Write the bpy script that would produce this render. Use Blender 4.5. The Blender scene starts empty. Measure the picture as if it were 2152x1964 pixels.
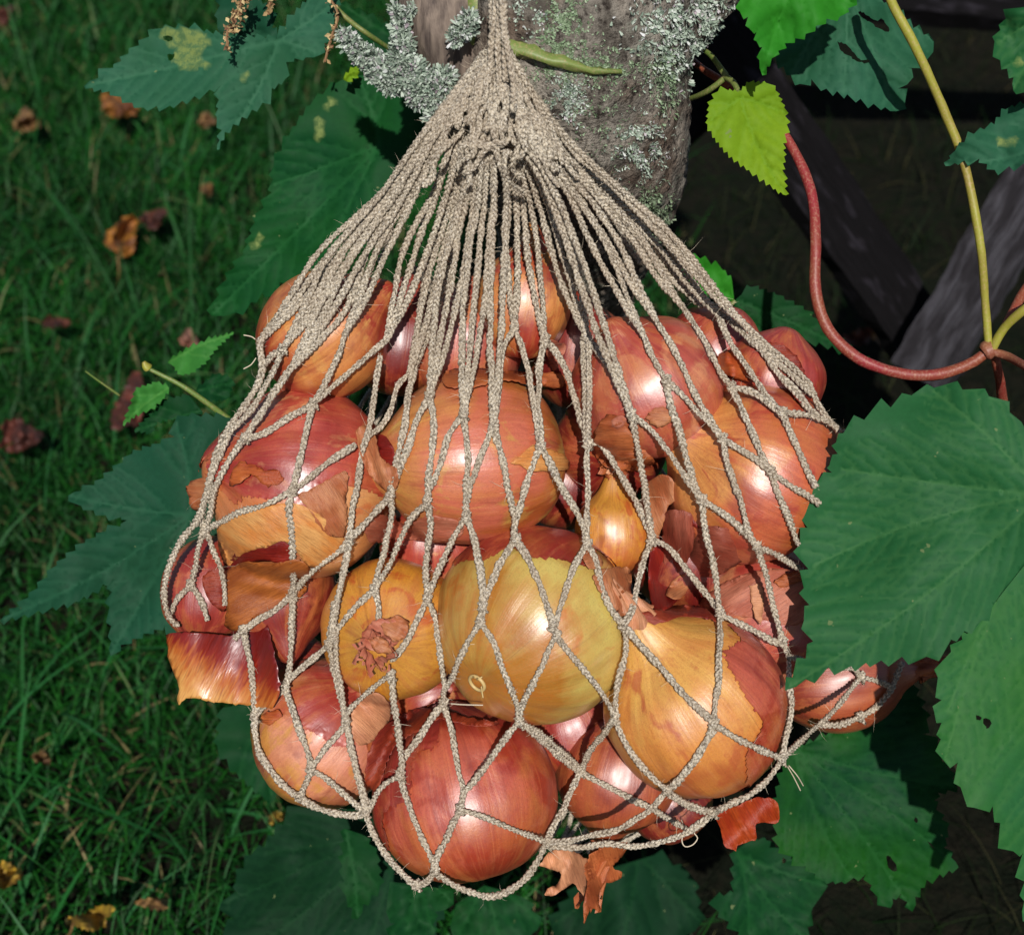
import bpy, bmesh, math, random
import numpy as np
from mathutils import Vector, Matrix, noise, geometry
from mathutils.bvhtree import BVHTree

random.seed(7); RS = np.random.RandomState(11)
scene = bpy.context.scene
COL = scene.collection

# ------------------------------------------------------------------ camera, sky, sun, exposure
PITCH = math.radians(44); CAM_H = 0.93; TH = 0.3583
cam_d = bpy.data.cameras.new('camera'); cam = bpy.data.objects.new('camera', cam_d); COL.objects.link(cam)
cam.location = (0, 0, CAM_H); cam.rotation_euler = (math.pi/2 - PITCH, 0, 0)
cam_d.sensor_width = 36; cam_d.lens = 18/TH; cam_d.clip_start = 0.02; cam_d.clip_end = 200
cam_d.dof.use_dof = True; cam_d.dof.focus_distance = 0.64; cam_d.dof.aperture_fstop = 11
scene.camera = cam
CP = np.array([0, 0, CAM_H]); AX = np.array([1., 0, 0])
AU = np.array([0, math.sin(PITCH), math.cos(PITCH)]); AF = np.array([0, math.cos(PITCH), -math.sin(PITCH)])
def P(x, y, d):                      # a point of the photograph (2152 px wide) at distance d along the view axis
    return CP + d*(AF + AX*((x-1076)/1076*TH) - AU*((y-982)/1076*TH))
def PA(x, y, d):
    x, y, d = map(lambda a: np.asarray(a, float)[..., None], (x, y, d))
    return CP + d*(AF + AX*((x-1076)/1076*TH) - AU*((y-982)/1076*TH))
def CV(x, y, z):                     # direction: right, up, towards the camera
    v = AX*x + AU*y - AF*z; return v/np.linalg.norm(v)
def PX(d): return d*TH/1076          # metres per photo pixel at distance d

sun_dir = CV(math.tan(math.radians(1.8)), math.tan(math.radians(5)), 1.0)
s_el = math.asin(sun_dir[2]); s_rot = math.atan2(sun_dir[0], sun_dir[1])
world = bpy.data.worlds.new('World'); scene.world = world; world.use_nodes = True
wn = world.node_tree.nodes; sky = wn.new('ShaderNodeTexSky'); sky.sky_type = 'NISHITA'; sky.sun_disc = False
sky.sun_elevation = s_el; sky.sun_rotation = s_rot
wn['Background'].inputs['Strength'].default_value = 0.05
world.node_tree.links.new(sky.outputs[0], wn['Background'].inputs['Color'])
sl = bpy.data.lights.new('sun', 'SUN'); sl.energy = 4.0; sl.angle = math.radians(0.8); sl.color = (1, 0.965, 0.92)
so = bpy.data.objects.new('sun', sl); COL.objects.link(so)
so.rotation_euler = Vector(sun_dir).to_track_quat('Z', 'Y').to_euler(); so.location = (0, -2, 3)
scene.view_settings.view_transform = 'Standard'; scene.view_settings.look = 'None'
scene.view_settings.exposure = 0.05; scene.view_settings.gamma = 1; scene.view_settings.use_curve_mapping = False

# ------------------------------------------------------------------ helpers
def lin(r, g, b, k=1.0):
    f = lambda c: (c/255/12.92 if c/255 <= 0.04045 else ((c/255+0.055)/1.055)**2.4)*k
    return (f(r), f(g), f(b), 1)

class NT:
    def __init__(s, name):
        s.m = bpy.data.materials.new(name); s.m.use_nodes = True; s.t = s.m.node_tree
        s.b = s.t.nodes['Principled BSDF']
    def n(s, kind, **kw):
        nd = s.t.nodes.new(kind)
        for k, v in kw.items(): setattr(nd, k, v)
        return nd
    def link(s, a, b): s.t.links.new(a, b)
    def val(s, sock, v):
        if isinstance(v, bpy.types.NodeSocket): s.link(v, sock)
        else: sock.default_value = v
    def attr(s, name, out='Vector'):
        a = s.n('ShaderNodeAttribute'); a.attribute_name = name; return a.outputs[out]
    def math(s, op, a, b=0.0, clamp=False):
        nd = s.n('ShaderNodeMath', operation=op, use_clamp=clamp); s.val(nd.inputs[0], a); s.val(nd.inputs[1], b); return nd.outputs[0]
    def noise(s, vec, scale, detail=3, rough=.55, dist=0):
        nd = s.n('ShaderNodeTexNoise'); s.link(vec, nd.inputs['Vector'])
        nd.inputs['Scale'].default_value = scale; nd.inputs['Detail'].default_value = detail
        nd.inputs['Roughness'].default_value = rough; nd.inputs['Distortion'].default_value = dist
        return nd.outputs['Fac']
    def ramp(s, fac, stops, interp='LINEAR'):
        nd = s.n('ShaderNodeValToRGB'); s.link(fac, nd.inputs[0]); cr = nd.color_ramp; cr.interpolation = interp
        while len(cr.elements) < len(stops): cr.elements.new(0.5)
        for e, (p, c) in zip(cr.elements, stops):
            e.position = p; e.color = c if isinstance(c, tuple) else (c, c, c, 1)
        return nd.outputs[0]
    def mix(s, fac, a, b, mode='MIX'):
        nd = s.n('ShaderNodeMix', data_type='RGBA', blend_type=mode); s.val(nd.inputs['Factor'], fac)
        s.val(nd.inputs['A'], a) if False else None
        s.val(nd.inputs[6], a); s.val(nd.inputs[7], b); return nd.outputs[2]
    def bump(s, h, strength, dist):
        nd = s.n('ShaderNodeBump'); s.link(h, nd.inputs['Height']); nd.inputs['Strength'].default_value = strength
        nd.inputs['Distance'].default_value = dist; s.link(nd.outputs[0], s.b.inputs['Normal']); return nd
    def base(s, c): s.val(s.b.inputs['Base Color'], c)
    def set(s, **kw):
        for k, v in kw.items(): s.val(s.b.inputs[k.replace('_', ' ')], v)
    def obj(s): return s.n('ShaderNodeTexCoord').outputs['Object']
    def vmul(s, v, xyz):
        nd = s.n('ShaderNodeVectorMath', operation='MULTIPLY'); s.link(v, nd.inputs[0]); nd.inputs[1].default_value = xyz; return nd.outputs[0]

def mesh_obj(name, verts, faces, mat, parent=None, origin=None, smooth=True, attrs=None):
    verts = np.asarray(verts, float)
    if origin is None: origin = np.array(parent['_o']) if parent is not None else verts.mean(axis=0)
    origin = np.asarray(origin, float)
    me = bpy.data.meshes.new(name); v = verts - origin
    if isinstance(faces, np.ndarray):
        k = faces.shape[1]; nf = len(faces)
        me.vertices.add(len(v)); me.vertices.foreach_set('co', v.astype(np.float32).ravel())
        me.loops.add(nf*k); me.loops.foreach_set('vertex_index', faces.astype(np.int32).ravel())
        me.polygons.add(nf); me.polygons.foreach_set('loop_start', np.arange(0, nf*k, k, dtype=np.int32))
        me.update(calc_edges=True)
    else:
        me.from_pydata(v.tolist(), [], faces)
    if smooth: me.polygons.foreach_set('use_smooth', np.ones(len(me.polygons), bool))
    for an, (kind, data) in (attrs or {}).items():
        a = me.attributes.new(an, kind, 'POINT')
        a.data.foreach_set('vector' if kind == 'FLOAT_VECTOR' else 'color' if kind == 'FLOAT_COLOR' else 'value', np.asarray(data, np.float32).ravel())
    me.update()
    for m in (mat if isinstance(mat, (list, tuple)) else [mat]): me.materials.append(m)
    o = bpy.data.objects.new(name, me); COL.objects.link(o)
    if parent is not None:
        o.parent = parent; o.location = origin - np.array(parent['_w'])
    else: o.location = origin
    o['_w'] = list(map(float, origin)); o['_o'] = list(map(float, origin))
    return o
def thing(name, label, cat, loc, group=None):
    o = bpy.data.objects.new(name, None); COL.objects.link(o); o.location = loc; o.empty_display_size = 0.02
    o['_w'] = list(map(float, loc)); o['_o'] = o['_w']; o['label'] = label; o['category'] = cat
    if group: o['group'] = group
    return o
def tag(o, label, cat, group=None):
    o['label'] = label; o['category'] = cat
    if group: o['group'] = group
    return o
def catmull(pts, step):
    p = np.asarray(pts, float)
    if len(p) == 2: n = max(2, int(np.linalg.norm(p[1]-p[0])/step)+1); return p[0]+(p[1]-p[0])*np.linspace(0, 1, n)[:, None]
    q = np.vstack([2*p[0]-p[1], p, 2*p[-1]-p[-2]]); out = []
    for i in range(1, len(q)-2):
        n = max(2, int(np.linalg.norm(q[i+1]-q[i])/step)+1); t = np.linspace(0, 1, n, endpoint=(i == len(q)-3))[:, None]
        out.append(0.5*((2*q[i]) + (q[i+1]-q[i-1])*t + (2*q[i-1]-5*q[i]+4*q[i+1]-q[i+2])*t*t + (-q[i-1]+3*q[i]-3*q[i+1]+q[i+2])*t**3))
    o = np.vstack(out); return o
def frames(path):
    T = np.gradient(path, axis=0); T /= np.linalg.norm(T, axis=1)[:, None]+1e-12
    N = np.zeros_like(T); a = np.cross(T[0], AF); a = a/(np.linalg.norm(a)+1e-9); N[0] = a
    for i in range(1, len(T)):
        b = N[i-1]-T[i]*np.dot(N[i-1], T[i]); N[i] = b/(np.linalg.norm(b)+1e-12)
    return T, N, np.cross(T, N)
def tube(path, rad, sides=8, cap=True):
    path = np.asarray(path); n = len(path); rad = np.broadcast_to(np.asarray(rad, float), (n,)) if np.ndim(rad) < 2 else rad
    T, N, B = frames(path); a = np.arange(sides)/sides*2*math.pi
    r = rad[:, None, None] if rad.ndim == 1 else rad[..., None]
    v = path[:, None, :] + r*(np.cos(a)[None, :, None]*N[:, None, :] + np.sin(a)[None, :, None]*B[:, None, :])
    i, j = np.meshgrid(np.arange(n-1), np.arange(sides), indexing='ij'); j2 = (j+1) % sides
    f = np.stack([i*sides+j, i*sides+j2, (i+1)*sides+j2, (i+1)*sides+j], -1).reshape(-1, 4)
    v = v.reshape(-1, 3)
    if cap:
        v = np.vstack([v, path[0], path[-1]]); m = n*sides; jj = np.arange(sides); k2 = (jj+1) % sides
        f = np.vstack([f, np.stack([np.full(sides, m), k2, jj, jj], -1)[:, [0, 1, 2, 2]]]) if False else f
    return v, f
def join(parts):
    vs, fs, o = [], [], 0
    for v, f in parts: vs.append(v); fs.append(f+o); o += len(v)
    return np.vstack(vs), np.vstack(fs)
def n3(p): return noise.noise(Vector(p))

# crop coordinates used while measuring the photograph -> photo pixels
OFF = dict(A=(0, 0), B=(700, 0), C=(1352, 0), D=(0, 640), E=(700, 640), F=(1352, 640), G=(0, 1264), H=(700, 1264), I=(1352, 1264))
def S(c, pts): ox, oy = OFF[c]; return [(ox+x/2.52, oy+y/2.52) for x, y in pts]
DS = 2152/2016.

# ------------------------------------------------------------------ materials
def leaf_mat(name, c1, c2, vein, rough=.5, dam=None, spec=.35):
    rough += .14; spec *= .3
    t = NT(name); o = t.obj(); n1 = t.noise(o, 18, 4); n2 = t.noise(o, 420, 3, .6)
    c = t.mix(t.ramp(n1, [(.38, 0.), (.64, 1.)]), c1, c2)
    c = t.mix(t.ramp(n2, [(.35, .22), (.65, 0.)]), c, (c1[0]*.45, c1[1]*.5, c1[2]*.5, 1))
    c = t.mix(t.math('MULTIPLY', t.attr('vein', 'Fac'), .38), c, vein)
    sp = t.ramp(t.noise(o, 170, 2, .5), [(.735, 0.), (.76, 1.)])
    c = t.mix(t.math('MULTIPLY', sp, .6), c, lin(120, 130, 95))
    c = t.mix(t.math('MULTIPLY', t.attr('damage', 'Fac'), t.ramp(t.noise(o, 260, 3, .7), [(.4, .35), (.6, 1.)])), c, dam or lin(120, 135, 85))
    c = t.mix(1.0, c, (.84, .86, .68, 1), 'MULTIPLY')  # leaf colours darkened overall to stand in for flash falloff
    t.base(c); t.set(Roughness=rough, Specular_IOR_Level=spec)
    h = t.math('ADD', t.math('MULTIPLY', n2, .4), t.noise(o, 130, 3)); t.bump(h, .10, .0005)
    return t.m
M = {}
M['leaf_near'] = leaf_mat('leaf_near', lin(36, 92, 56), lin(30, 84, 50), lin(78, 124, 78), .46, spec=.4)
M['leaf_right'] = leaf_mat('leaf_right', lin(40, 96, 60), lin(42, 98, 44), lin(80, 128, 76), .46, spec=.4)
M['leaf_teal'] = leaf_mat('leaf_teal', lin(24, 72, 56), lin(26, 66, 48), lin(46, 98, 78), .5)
M['leaf_grey'] = leaf_mat('leaf_grey', lin(42, 92, 76), lin(36, 84, 62), lin(68, 118, 98), .5)
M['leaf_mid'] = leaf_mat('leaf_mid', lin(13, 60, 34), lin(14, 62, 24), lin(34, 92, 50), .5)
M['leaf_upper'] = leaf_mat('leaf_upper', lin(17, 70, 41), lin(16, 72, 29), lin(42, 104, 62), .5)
M['leaf_dark'] = leaf_mat('leaf_dark', lin(14, 52, 34), lin(10, 44, 26), lin(26, 70, 42), .55)  # darker leaf colour standing in for shade under the bag
M['leaf_bright'] = leaf_mat('leaf_bright', lin(48, 128, 36), lin(40, 118, 34), lin(60, 140, 52), .45)
M['leaf_lime'] = leaf_mat('leaf_lime', lin(122, 152, 32), lin(106, 142, 30), lin(92, 132, 34), .5)
M['leaf_young'] = leaf_mat('leaf_young', lin(58, 122, 56), lin(46, 108, 50), lin(92, 146, 78), .5)
M['leaf_lowr'] = leaf_mat('leaf_lowr', lin(14, 62, 38), lin(24, 80, 20), lin(40, 96, 52), .48)  # lower right leaf darkened further for the fading flash light

def stem_mat(name, c1, c2):
    t = NT(name); o = t.obj(); c = t.mix(t.ramp(t.noise(o, 30, 3), [(.4, 0.), (.62, 1.)]), c1, c2)
    c = t.mix(t.ramp(t.noise(o, 900, 2), [(.5, 0.), (.7, .35)]), c, lin(190, 150, 120)); t.base(c); t.set(Roughness=.5)
    t.bump(t.noise(t.vmul(o, (1, 1, .25)), 900, 2), .3, .0004); return t.m
M['stem_red'] = stem_mat('stem_red', lin(140, 42, 46), lin(132, 66, 44))
M['stem_yellow'] = stem_mat('stem_yellow', lin(150, 148, 52), lin(140, 128, 50))
M['stem_green'] = stem_mat('stem_green', lin(96, 122, 50), lin(110, 120, 60))
M['stem_brown'] = stem_mat('stem_brown', lin(150, 100, 66), lin(130, 70, 54))
M['moss_stem'] = stem_mat('moss_stem', lin(116, 132, 66), lin(96, 112, 56))

# twine
t = NT('jute_twine'); o = t.obj(); a = t.attr('tw', 'Vector')
c = t.mix(t.ramp(t.noise(o, 900, 3, .7), [(.36, 0.), (.6, 1.)]), lin(84, 72, 58), lin(216, 203, 180))  # dark grain stands in for shade in the yarn crevices
c = t.mix(t.ramp(t.noise(o, 1900, 3, .6), [(.61, 0.), (.655, .95)]), c, lin(250, 246, 236)); c = t.mix(t.ramp(t.noise(o, 45, 2), [(.35, .35), (.65, 0.)]), c, lin(150, 128, 104)); t.base(c)  # near-white specks are glints put into the colour
t.set(Roughness=.36, Specular_IOR_Level=.6)
t.bump(t.noise(o, 2600, 3, .7), .8, .0004); M['twine'] = t.m
t = NT('jute_fibre'); t.base(lin(205, 190, 165)); t.set(Roughness=.5); M['fibre'] = t.m

def onion_mat(name, top, mid, low, patch=None, pamt=.5, streak=lin(110, 40, 18), samt=.5, rough=.33, seed=0., pz=0., bias=0., blot=.6, var=1.5, rg=0.):
    t = NT(name); oc = t.attr('oc'); sep = t.n('ShaderNodeSeparateXYZ'); t.link(oc, sep.inputs[0])
    nrm = t.n('ShaderNodeVectorMath', operation='NORMALIZE'); t.link(t.vmul(oc, (1, 1, 0)), nrm.inputs[0])
    zz = sep.outputs[2]
    def ang(fr, zf, off=0.):
        v = t.n('ShaderNodeCombineXYZ'); s2 = t.n('ShaderNodeSeparateXYZ'); t.link(nrm.outputs[0], s2.inputs[0])
        t.link(t.math('MULTIPLY', s2.outputs[0], fr), v.inputs[0]); t.link(t.math('MULTIPLY', s2.outputs[1], fr), v.inputs[1])
        t.link(t.math('ADD', t.math('MULTIPLY', zz, zf), seed+off), v.inputs[2]); return v.outputs[0]
    sd = t.n('ShaderNodeVectorMath', operation='ADD'); t.link(oc, sd.inputs[0]); sd.inputs[1].default_value = (seed, seed*.7, -seed)
    low_n = t.noise(sd.outputs[0], 1.3, 3, .55, .4); s1 = t.noise(ang(7, .9), 1, 4, .65); s2_ = t.noise(ang(26, 1.2, 5), 1, 3, .6); s3 = t.noise(ang(50, .8, 9), 1, 2, .5)
    zf = t.math('ADD', t.math('MULTIPLY', zz, .5), .5+bias)
    zf = t.math('ADD', zf, t.math('MULTIPLY', t.math('SUBTRACT', low_n, .5), var))
    zf = t.math('ADD', zf, t.math('MULTIPLY', t.math('SUBTRACT', s1, .5), .45))
    c = t.ramp(zf, [(.12, low), (.46, mid), (.6, mid), (.9, top)])
    if patch:
        pn = t.math('ADD', t.noise(sd.outputs[0], 1.9, 4, .6, .6), t.math('MULTIPLY', t.math('SUBTRACT', s1, .5), .35))
        pn = t.math('ADD', pn, t.math('MULTIPLY', zz, pz))
        c = t.mix(t.ramp(pn, [(.62-pamt*.3, 0.), (.72-pamt*.3, .9)]), c, patch)
    c = t.mix(t.math('MULTIPLY', t.ramp(s2_, [(.42, 0.), (.78, 1.)]), samt*.75), c, streak)
    c = t.mix(t.math('MULTIPLY', t.ramp(s2_, [(.3, 1.), (.46, 0.)]), .16), c, lin(230, 164, 104))
    c = t.mix(t.math('MULTIPLY', t.ramp(s3, [(.68, 0.), (.71, 1.)]), .28), c, lin(90, 34, 20))
    bl = t.noise(ang(2.3, 1.5, 21), 1, 5, .6, .5)
    c = t.mix(t.ramp(bl, [(.5, 0.), (.66, blot)]), c, lin(194, 114, 56)); c = t.mix(t.ramp(bl, [(.34, blot*.8), (.46, 0.)]), c, lin(122, 30, 20))
    mot = t.noise(sd.outputs[0], 24, 4, .7)
    c = t.mix(t.math('MULTIPLY', t.ramp(mot, [(.5, 0.), (.75, 1.)]), .4), c, (streak[0]*1.1, streak[1], streak[2], 1))
    c = t.mix(t.ramp(t.noise(sd.outputs[0], 75, 3, .7), [(.33, .4), (.5, 0.)]), c, (mid[0]*.45, mid[1]*.4, mid[2]*.4, 1))
    hs = t.n('ShaderNodeHueSaturation'); hs.inputs['Hue'].default_value = .4992; hs.inputs['Saturation'].default_value = 1.0; hs.inputs['Value'].default_value = .98; t.link(c, hs.inputs['Color']); c = hs.outputs[0]
    t.base(c)
    r = t.math('ADD', t.math('MULTIPLY', mot, .22), rough-.06); r = t.math('ADD', r, t.math('MULTIPLY', s2_, .12)); t.set(Roughness=r, Specular_IOR_Level=1.0)
    t.b.inputs['Coat Weight'].default_value = .6; t.b.inputs['Coat Roughness'].default_value = .33
    h = t.math('ADD', t.math('MULTIPLY', s2_, .7), t.math('ADD', t.math('MULTIPLY', s3, .4), t.math('MULTIPLY', t.noise(sd.outputs[0], 34, 4, .65), .8)))
    t.bump(h, .3, .0006)
    return t.m
RED = lin(174, 66, 48); PINK = lin(206, 120, 98); DRED = lin(118, 24, 16); ORG = lin(206, 112, 44); YEL = lin(216, 158, 56)
TAN = lin(222, 162, 108); PALE = lin(214, 200, 130); BRN = lin(164, 80, 42); OCH = lin(190, 138, 44); RUS = lin(176, 66, 26)

# dry papery scraps
def paper_mat(name, c1, c2, c3=None, rough=.46):
    t = NT(name); g = t.attr('grain'); o = t.vmul(g, (1, 1, 1))
    s1 = t.noise(t.vmul(g, (95, 7, 8)), 1, 4, .65); s2 = t.noise(t.vmul(g, (8, 3, 3)), 1, 3)
    c = t.mix(t.ramp(s2, [(.4, 0.), (.62, 1.)]), c1, c2); c = t.mix(t.ramp(s1, [(.45, 0.), (.66, .6)]), c, c3 or (c1[0]*.4, c1[1]*.3, c1[2]*.3, 1))
    t.base(c); t.set(Roughness=rough, Specular_IOR_Level=.5); t.bump(t.math('ADD', s1, t.math('MULTIPLY', t.noise(t.vmul(g, (150, 22, 8)), 1, 4, .7), .6)), .6, .0007); return t.m
M['paper_tan'] = paper_mat('paper_tan', lin(186, 122, 80), lin(166, 92, 54))
M['paper_brown'] = paper_mat('paper_brown', lin(180, 100, 54), lin(150, 72, 36))
M['paper_red'] = paper_mat('paper_red', lin(128, 40, 26), lin(150, 60, 32))
M['paper_dkred'] = paper_mat('paper_dkred', lin(118, 20, 14), lin(140, 34, 20))
M['paper_orange'] = paper_mat('paper_orange', lin(164, 70, 30), lin(186, 100, 44))
M['paper_pink'] = paper_mat('paper_pink', lin(190, 118, 92), lin(168, 88, 64))
M['paper_ochre'] = paper_mat('paper_ochre', lin(170, 96, 40), lin(142, 72, 26))
M['paper_straw'] = paper_mat('paper_straw', lin(212, 150, 108), lin(190, 128, 92))
M['paper_amber'] = paper_mat('paper_amber', lin(216, 158, 92), lin(206, 128, 60))
M['root'] = paper_mat('root', lin(214, 190, 130), lin(190, 160, 100))
#@@STRUCT
# ------------------------------------------------------------------ ground
t = NT('soil'); o = t.obj(); n1 = t.noise(o, 9, 5); n2 = t.noise(o, 70, 4, .7)
c = t.mix(t.ramp(n1, [(.4, 0.), (.6, 1.)]), lin(14, 20, 10), lin(20, 20, 13)); c = t.mix(t.ramp(n2, [(.45, 0.), (.7, .7)]), c, lin(32, 28, 20))  # soil tone darkened in place of flash falloff
t.base(c); t.set(Roughness=.95, Specular_IOR_Level=.1); t.bump(n2, .8, .01); M['soil'] = t.m
gx = np.concatenate([[-30, -8, -3], np.linspace(-1.3, 1.3, 90), [3, 8, 30]]); gy = np.concatenate([[-30, -5, -1], np.linspace(.1, 2.9, 96), [4, 9, 40]])
def gh(x, y):
    return .018*noise.noise(Vector((x*2.1, y*2.1, 3)))+.008*noise.noise(Vector((x*9, y*9, 1)))
V = [(x, y, gh(x, y) if abs(x) < 1.4 and 0 < y < 3 else 0) for y in gy for x in gx]
nx = len(gx); F = np.array([(j*nx+i, j*nx+i+1, (j+1)*nx+i+1, (j+1)*nx+i) for j in range(len(gy)-1) for i in range(nx-1)])
g = mesh_obj('ground', V, F, M['soil'], origin=(0, 1, 0)); g['kind'] = 'structure'; g['label'] = 'soil under the lawn, its colour darkened for flash falloff'

def ground_at(sx, sy, z=0.):
    d = (AF + AX*((sx-1076)/1076*TH) - AU*((sy-982)/1076*TH)); k = (z-CAM_H)/d[2]; return CP+d*k, k

# ------------------------------------------------------------------ grass
def grass_mat(name, cols, spec=.35):
    t = NT(name); r = t.attr('rnd', 'Fac'); c = t.ramp(r, cols)
    o = t.obj(); c = t.mix(t.ramp(t.noise(o, 5, 2), [(.42, .0), (.62, .55)]), c, lin(10, 44, 12)); t.base(c); t.set(Roughness=.55, Specular_IOR_Level=spec*.5); return t.m
M['grass'] = grass_mat('grass', [(0., lin(13, 46, 14)), (.3, lin(17, 65, 16)), (.6, lin(28, 88, 22)), (.85, lin(26, 82, 34)), (.93, lin(44, 100, 54)), (.97, lin(112, 106, 66)), (1., lin(130, 116, 80))])  # greens darkened in place of the flash fading over distance
M['dry_grass'] = grass_mat('dry_grass', [(0., lin(16, 20, 10)), (.5, lin(22, 32, 16)), (.8, lin(34, 40, 22)), (1., lin(72, 64, 44))], .1)  # dark straw colours stand in for the unlit right side
def blades(n, sampler, lmin, lmax, w0, seed, lean=.9, seg=4):
    R = np.random.RandomState(seed); xy = sampler(R, n); n = len(xy)
    L = R.uniform(lmin, lmax, n)*R.uniform(.6, 1.15, n); az = R.uniform(0, 2*math.pi, n); le = R.uniform(.15, lean, n); cu = R.uniform(.2, 1.5, n); w = w0*R.uniform(.6, 1.4, n)
    z0 = np.array([gh(a, b) for a, b in xy])-.003
    tw = R.uniform(-.9, .9, n); out = []
    x = xy[:, 0].copy(); y = xy[:, 1].copy(); z = z0.copy(); d = np.stack([np.cos(az), np.sin(az)], 1)
    side0 = np.stack([-np.sin(az+tw), np.cos(az+tw)], 1)
    for k in range(seg+1):
        f = k/seg; wd = w*(1-f)**.7*(.75+.6*f*(1-f)*2)
        if k == seg: wd = w*.04
        out.append(np.stack([np.stack([x-side0[:, 0]*wd/2, y-side0[:, 1]*wd/2, z], 1), np.stack([x+side0[:, 0]*wd/2, y+side0[:, 1]*wd/2, z+.15*wd], 1)], 1))
        a = le+cu*f; x = x+d[:, 0]*np.sin(a)*L/seg; y = y+d[:, 1]*np.sin(a)*L/seg; z = z+np.cos(a)*L/seg
        z = np.maximum(z, z0+.002)
    V = np.stack(out, 1).reshape(n, (seg+1)*2, 3); b = np.arange(n)[:, None]*(seg+1)*2
    F = np.concatenate([np.stack([b[:, 0]+2*k, b[:, 0]+2*k+1, b[:, 0]+2*k+3, b[:, 0]+2*k+2], 1) for k in range(seg)])
    return V.reshape(-1, 3), F, np.repeat(R.rand(n), (seg+1)*2)
def right_side(x, y):                     # bare strip under the boards on the right, its shade put into the colours
    return x - (.02+.06*y + .05*np.sin(y*7))
def samp(cond, x0=-1.45, x1=.9, y0=.02, y1=2.45):
    def f(R, n):
        m = n*4; x = R.uniform(x0, x1, m); y = R.uniform(y0, y1, m); vis = np.abs(x) < .42+.50*(y+.25)
        cl = np.array([noise.noise(Vector((a*6, b*6, 7))) for a, b in zip(x, y)])
        k = vis & cond(x, y, R) & (cl+R.uniform(-.5, .6, m) > -.42); return np.stack([x, y], 1)[k][:n]
    return f
lawn = lambda x, y, R: right_side(x, y)+R.uniform(-.10, .10, len(x)) < 0
v, f, r = blades(78000, samp(lawn), .03, .07, .0024, 1, 1.1); v2, f2, r2 = blades(84000, samp(lawn), .014, .032, .0036, 2, 1.2, 3)
v3, f3, r3 = blades(2200, samp(lawn), .10, .17, .0036, 5, 1.1, 6); r3 = .75+.2*r3
V = np.vstack([v, v2, v3]); F = np.vstack([f, f2+len(v), f3+len(v)+len(v2)]); g = mesh_obj('grass', V, F, M['grass'], origin=(0, 1, 0), attrs={'rnd': ('FLOAT', np.concatenate([r, r2, r3]))})
g['kind'] = 'stuff'; tag(g, 'dark green lawn grass behind and below the bag', 'grass'); del g['category']
bare = lambda x, y, R: right_side(x, y)+R.uniform(-.15, .03, len(x)) > 0
v, f, r = blades(8000, samp(bare, x0=-.1), .03, .09, .0014, 3, 1.3)
g = mesh_obj('dead_grass', v, f, M['dry_grass'], origin=(.5, 1, 0), attrs={'rnd': ('FLOAT', r)}); g['kind'] = 'stuff'; g['label'] = 'sparse grass and straw on the soil at right, shade put into their dark colour'

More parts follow.
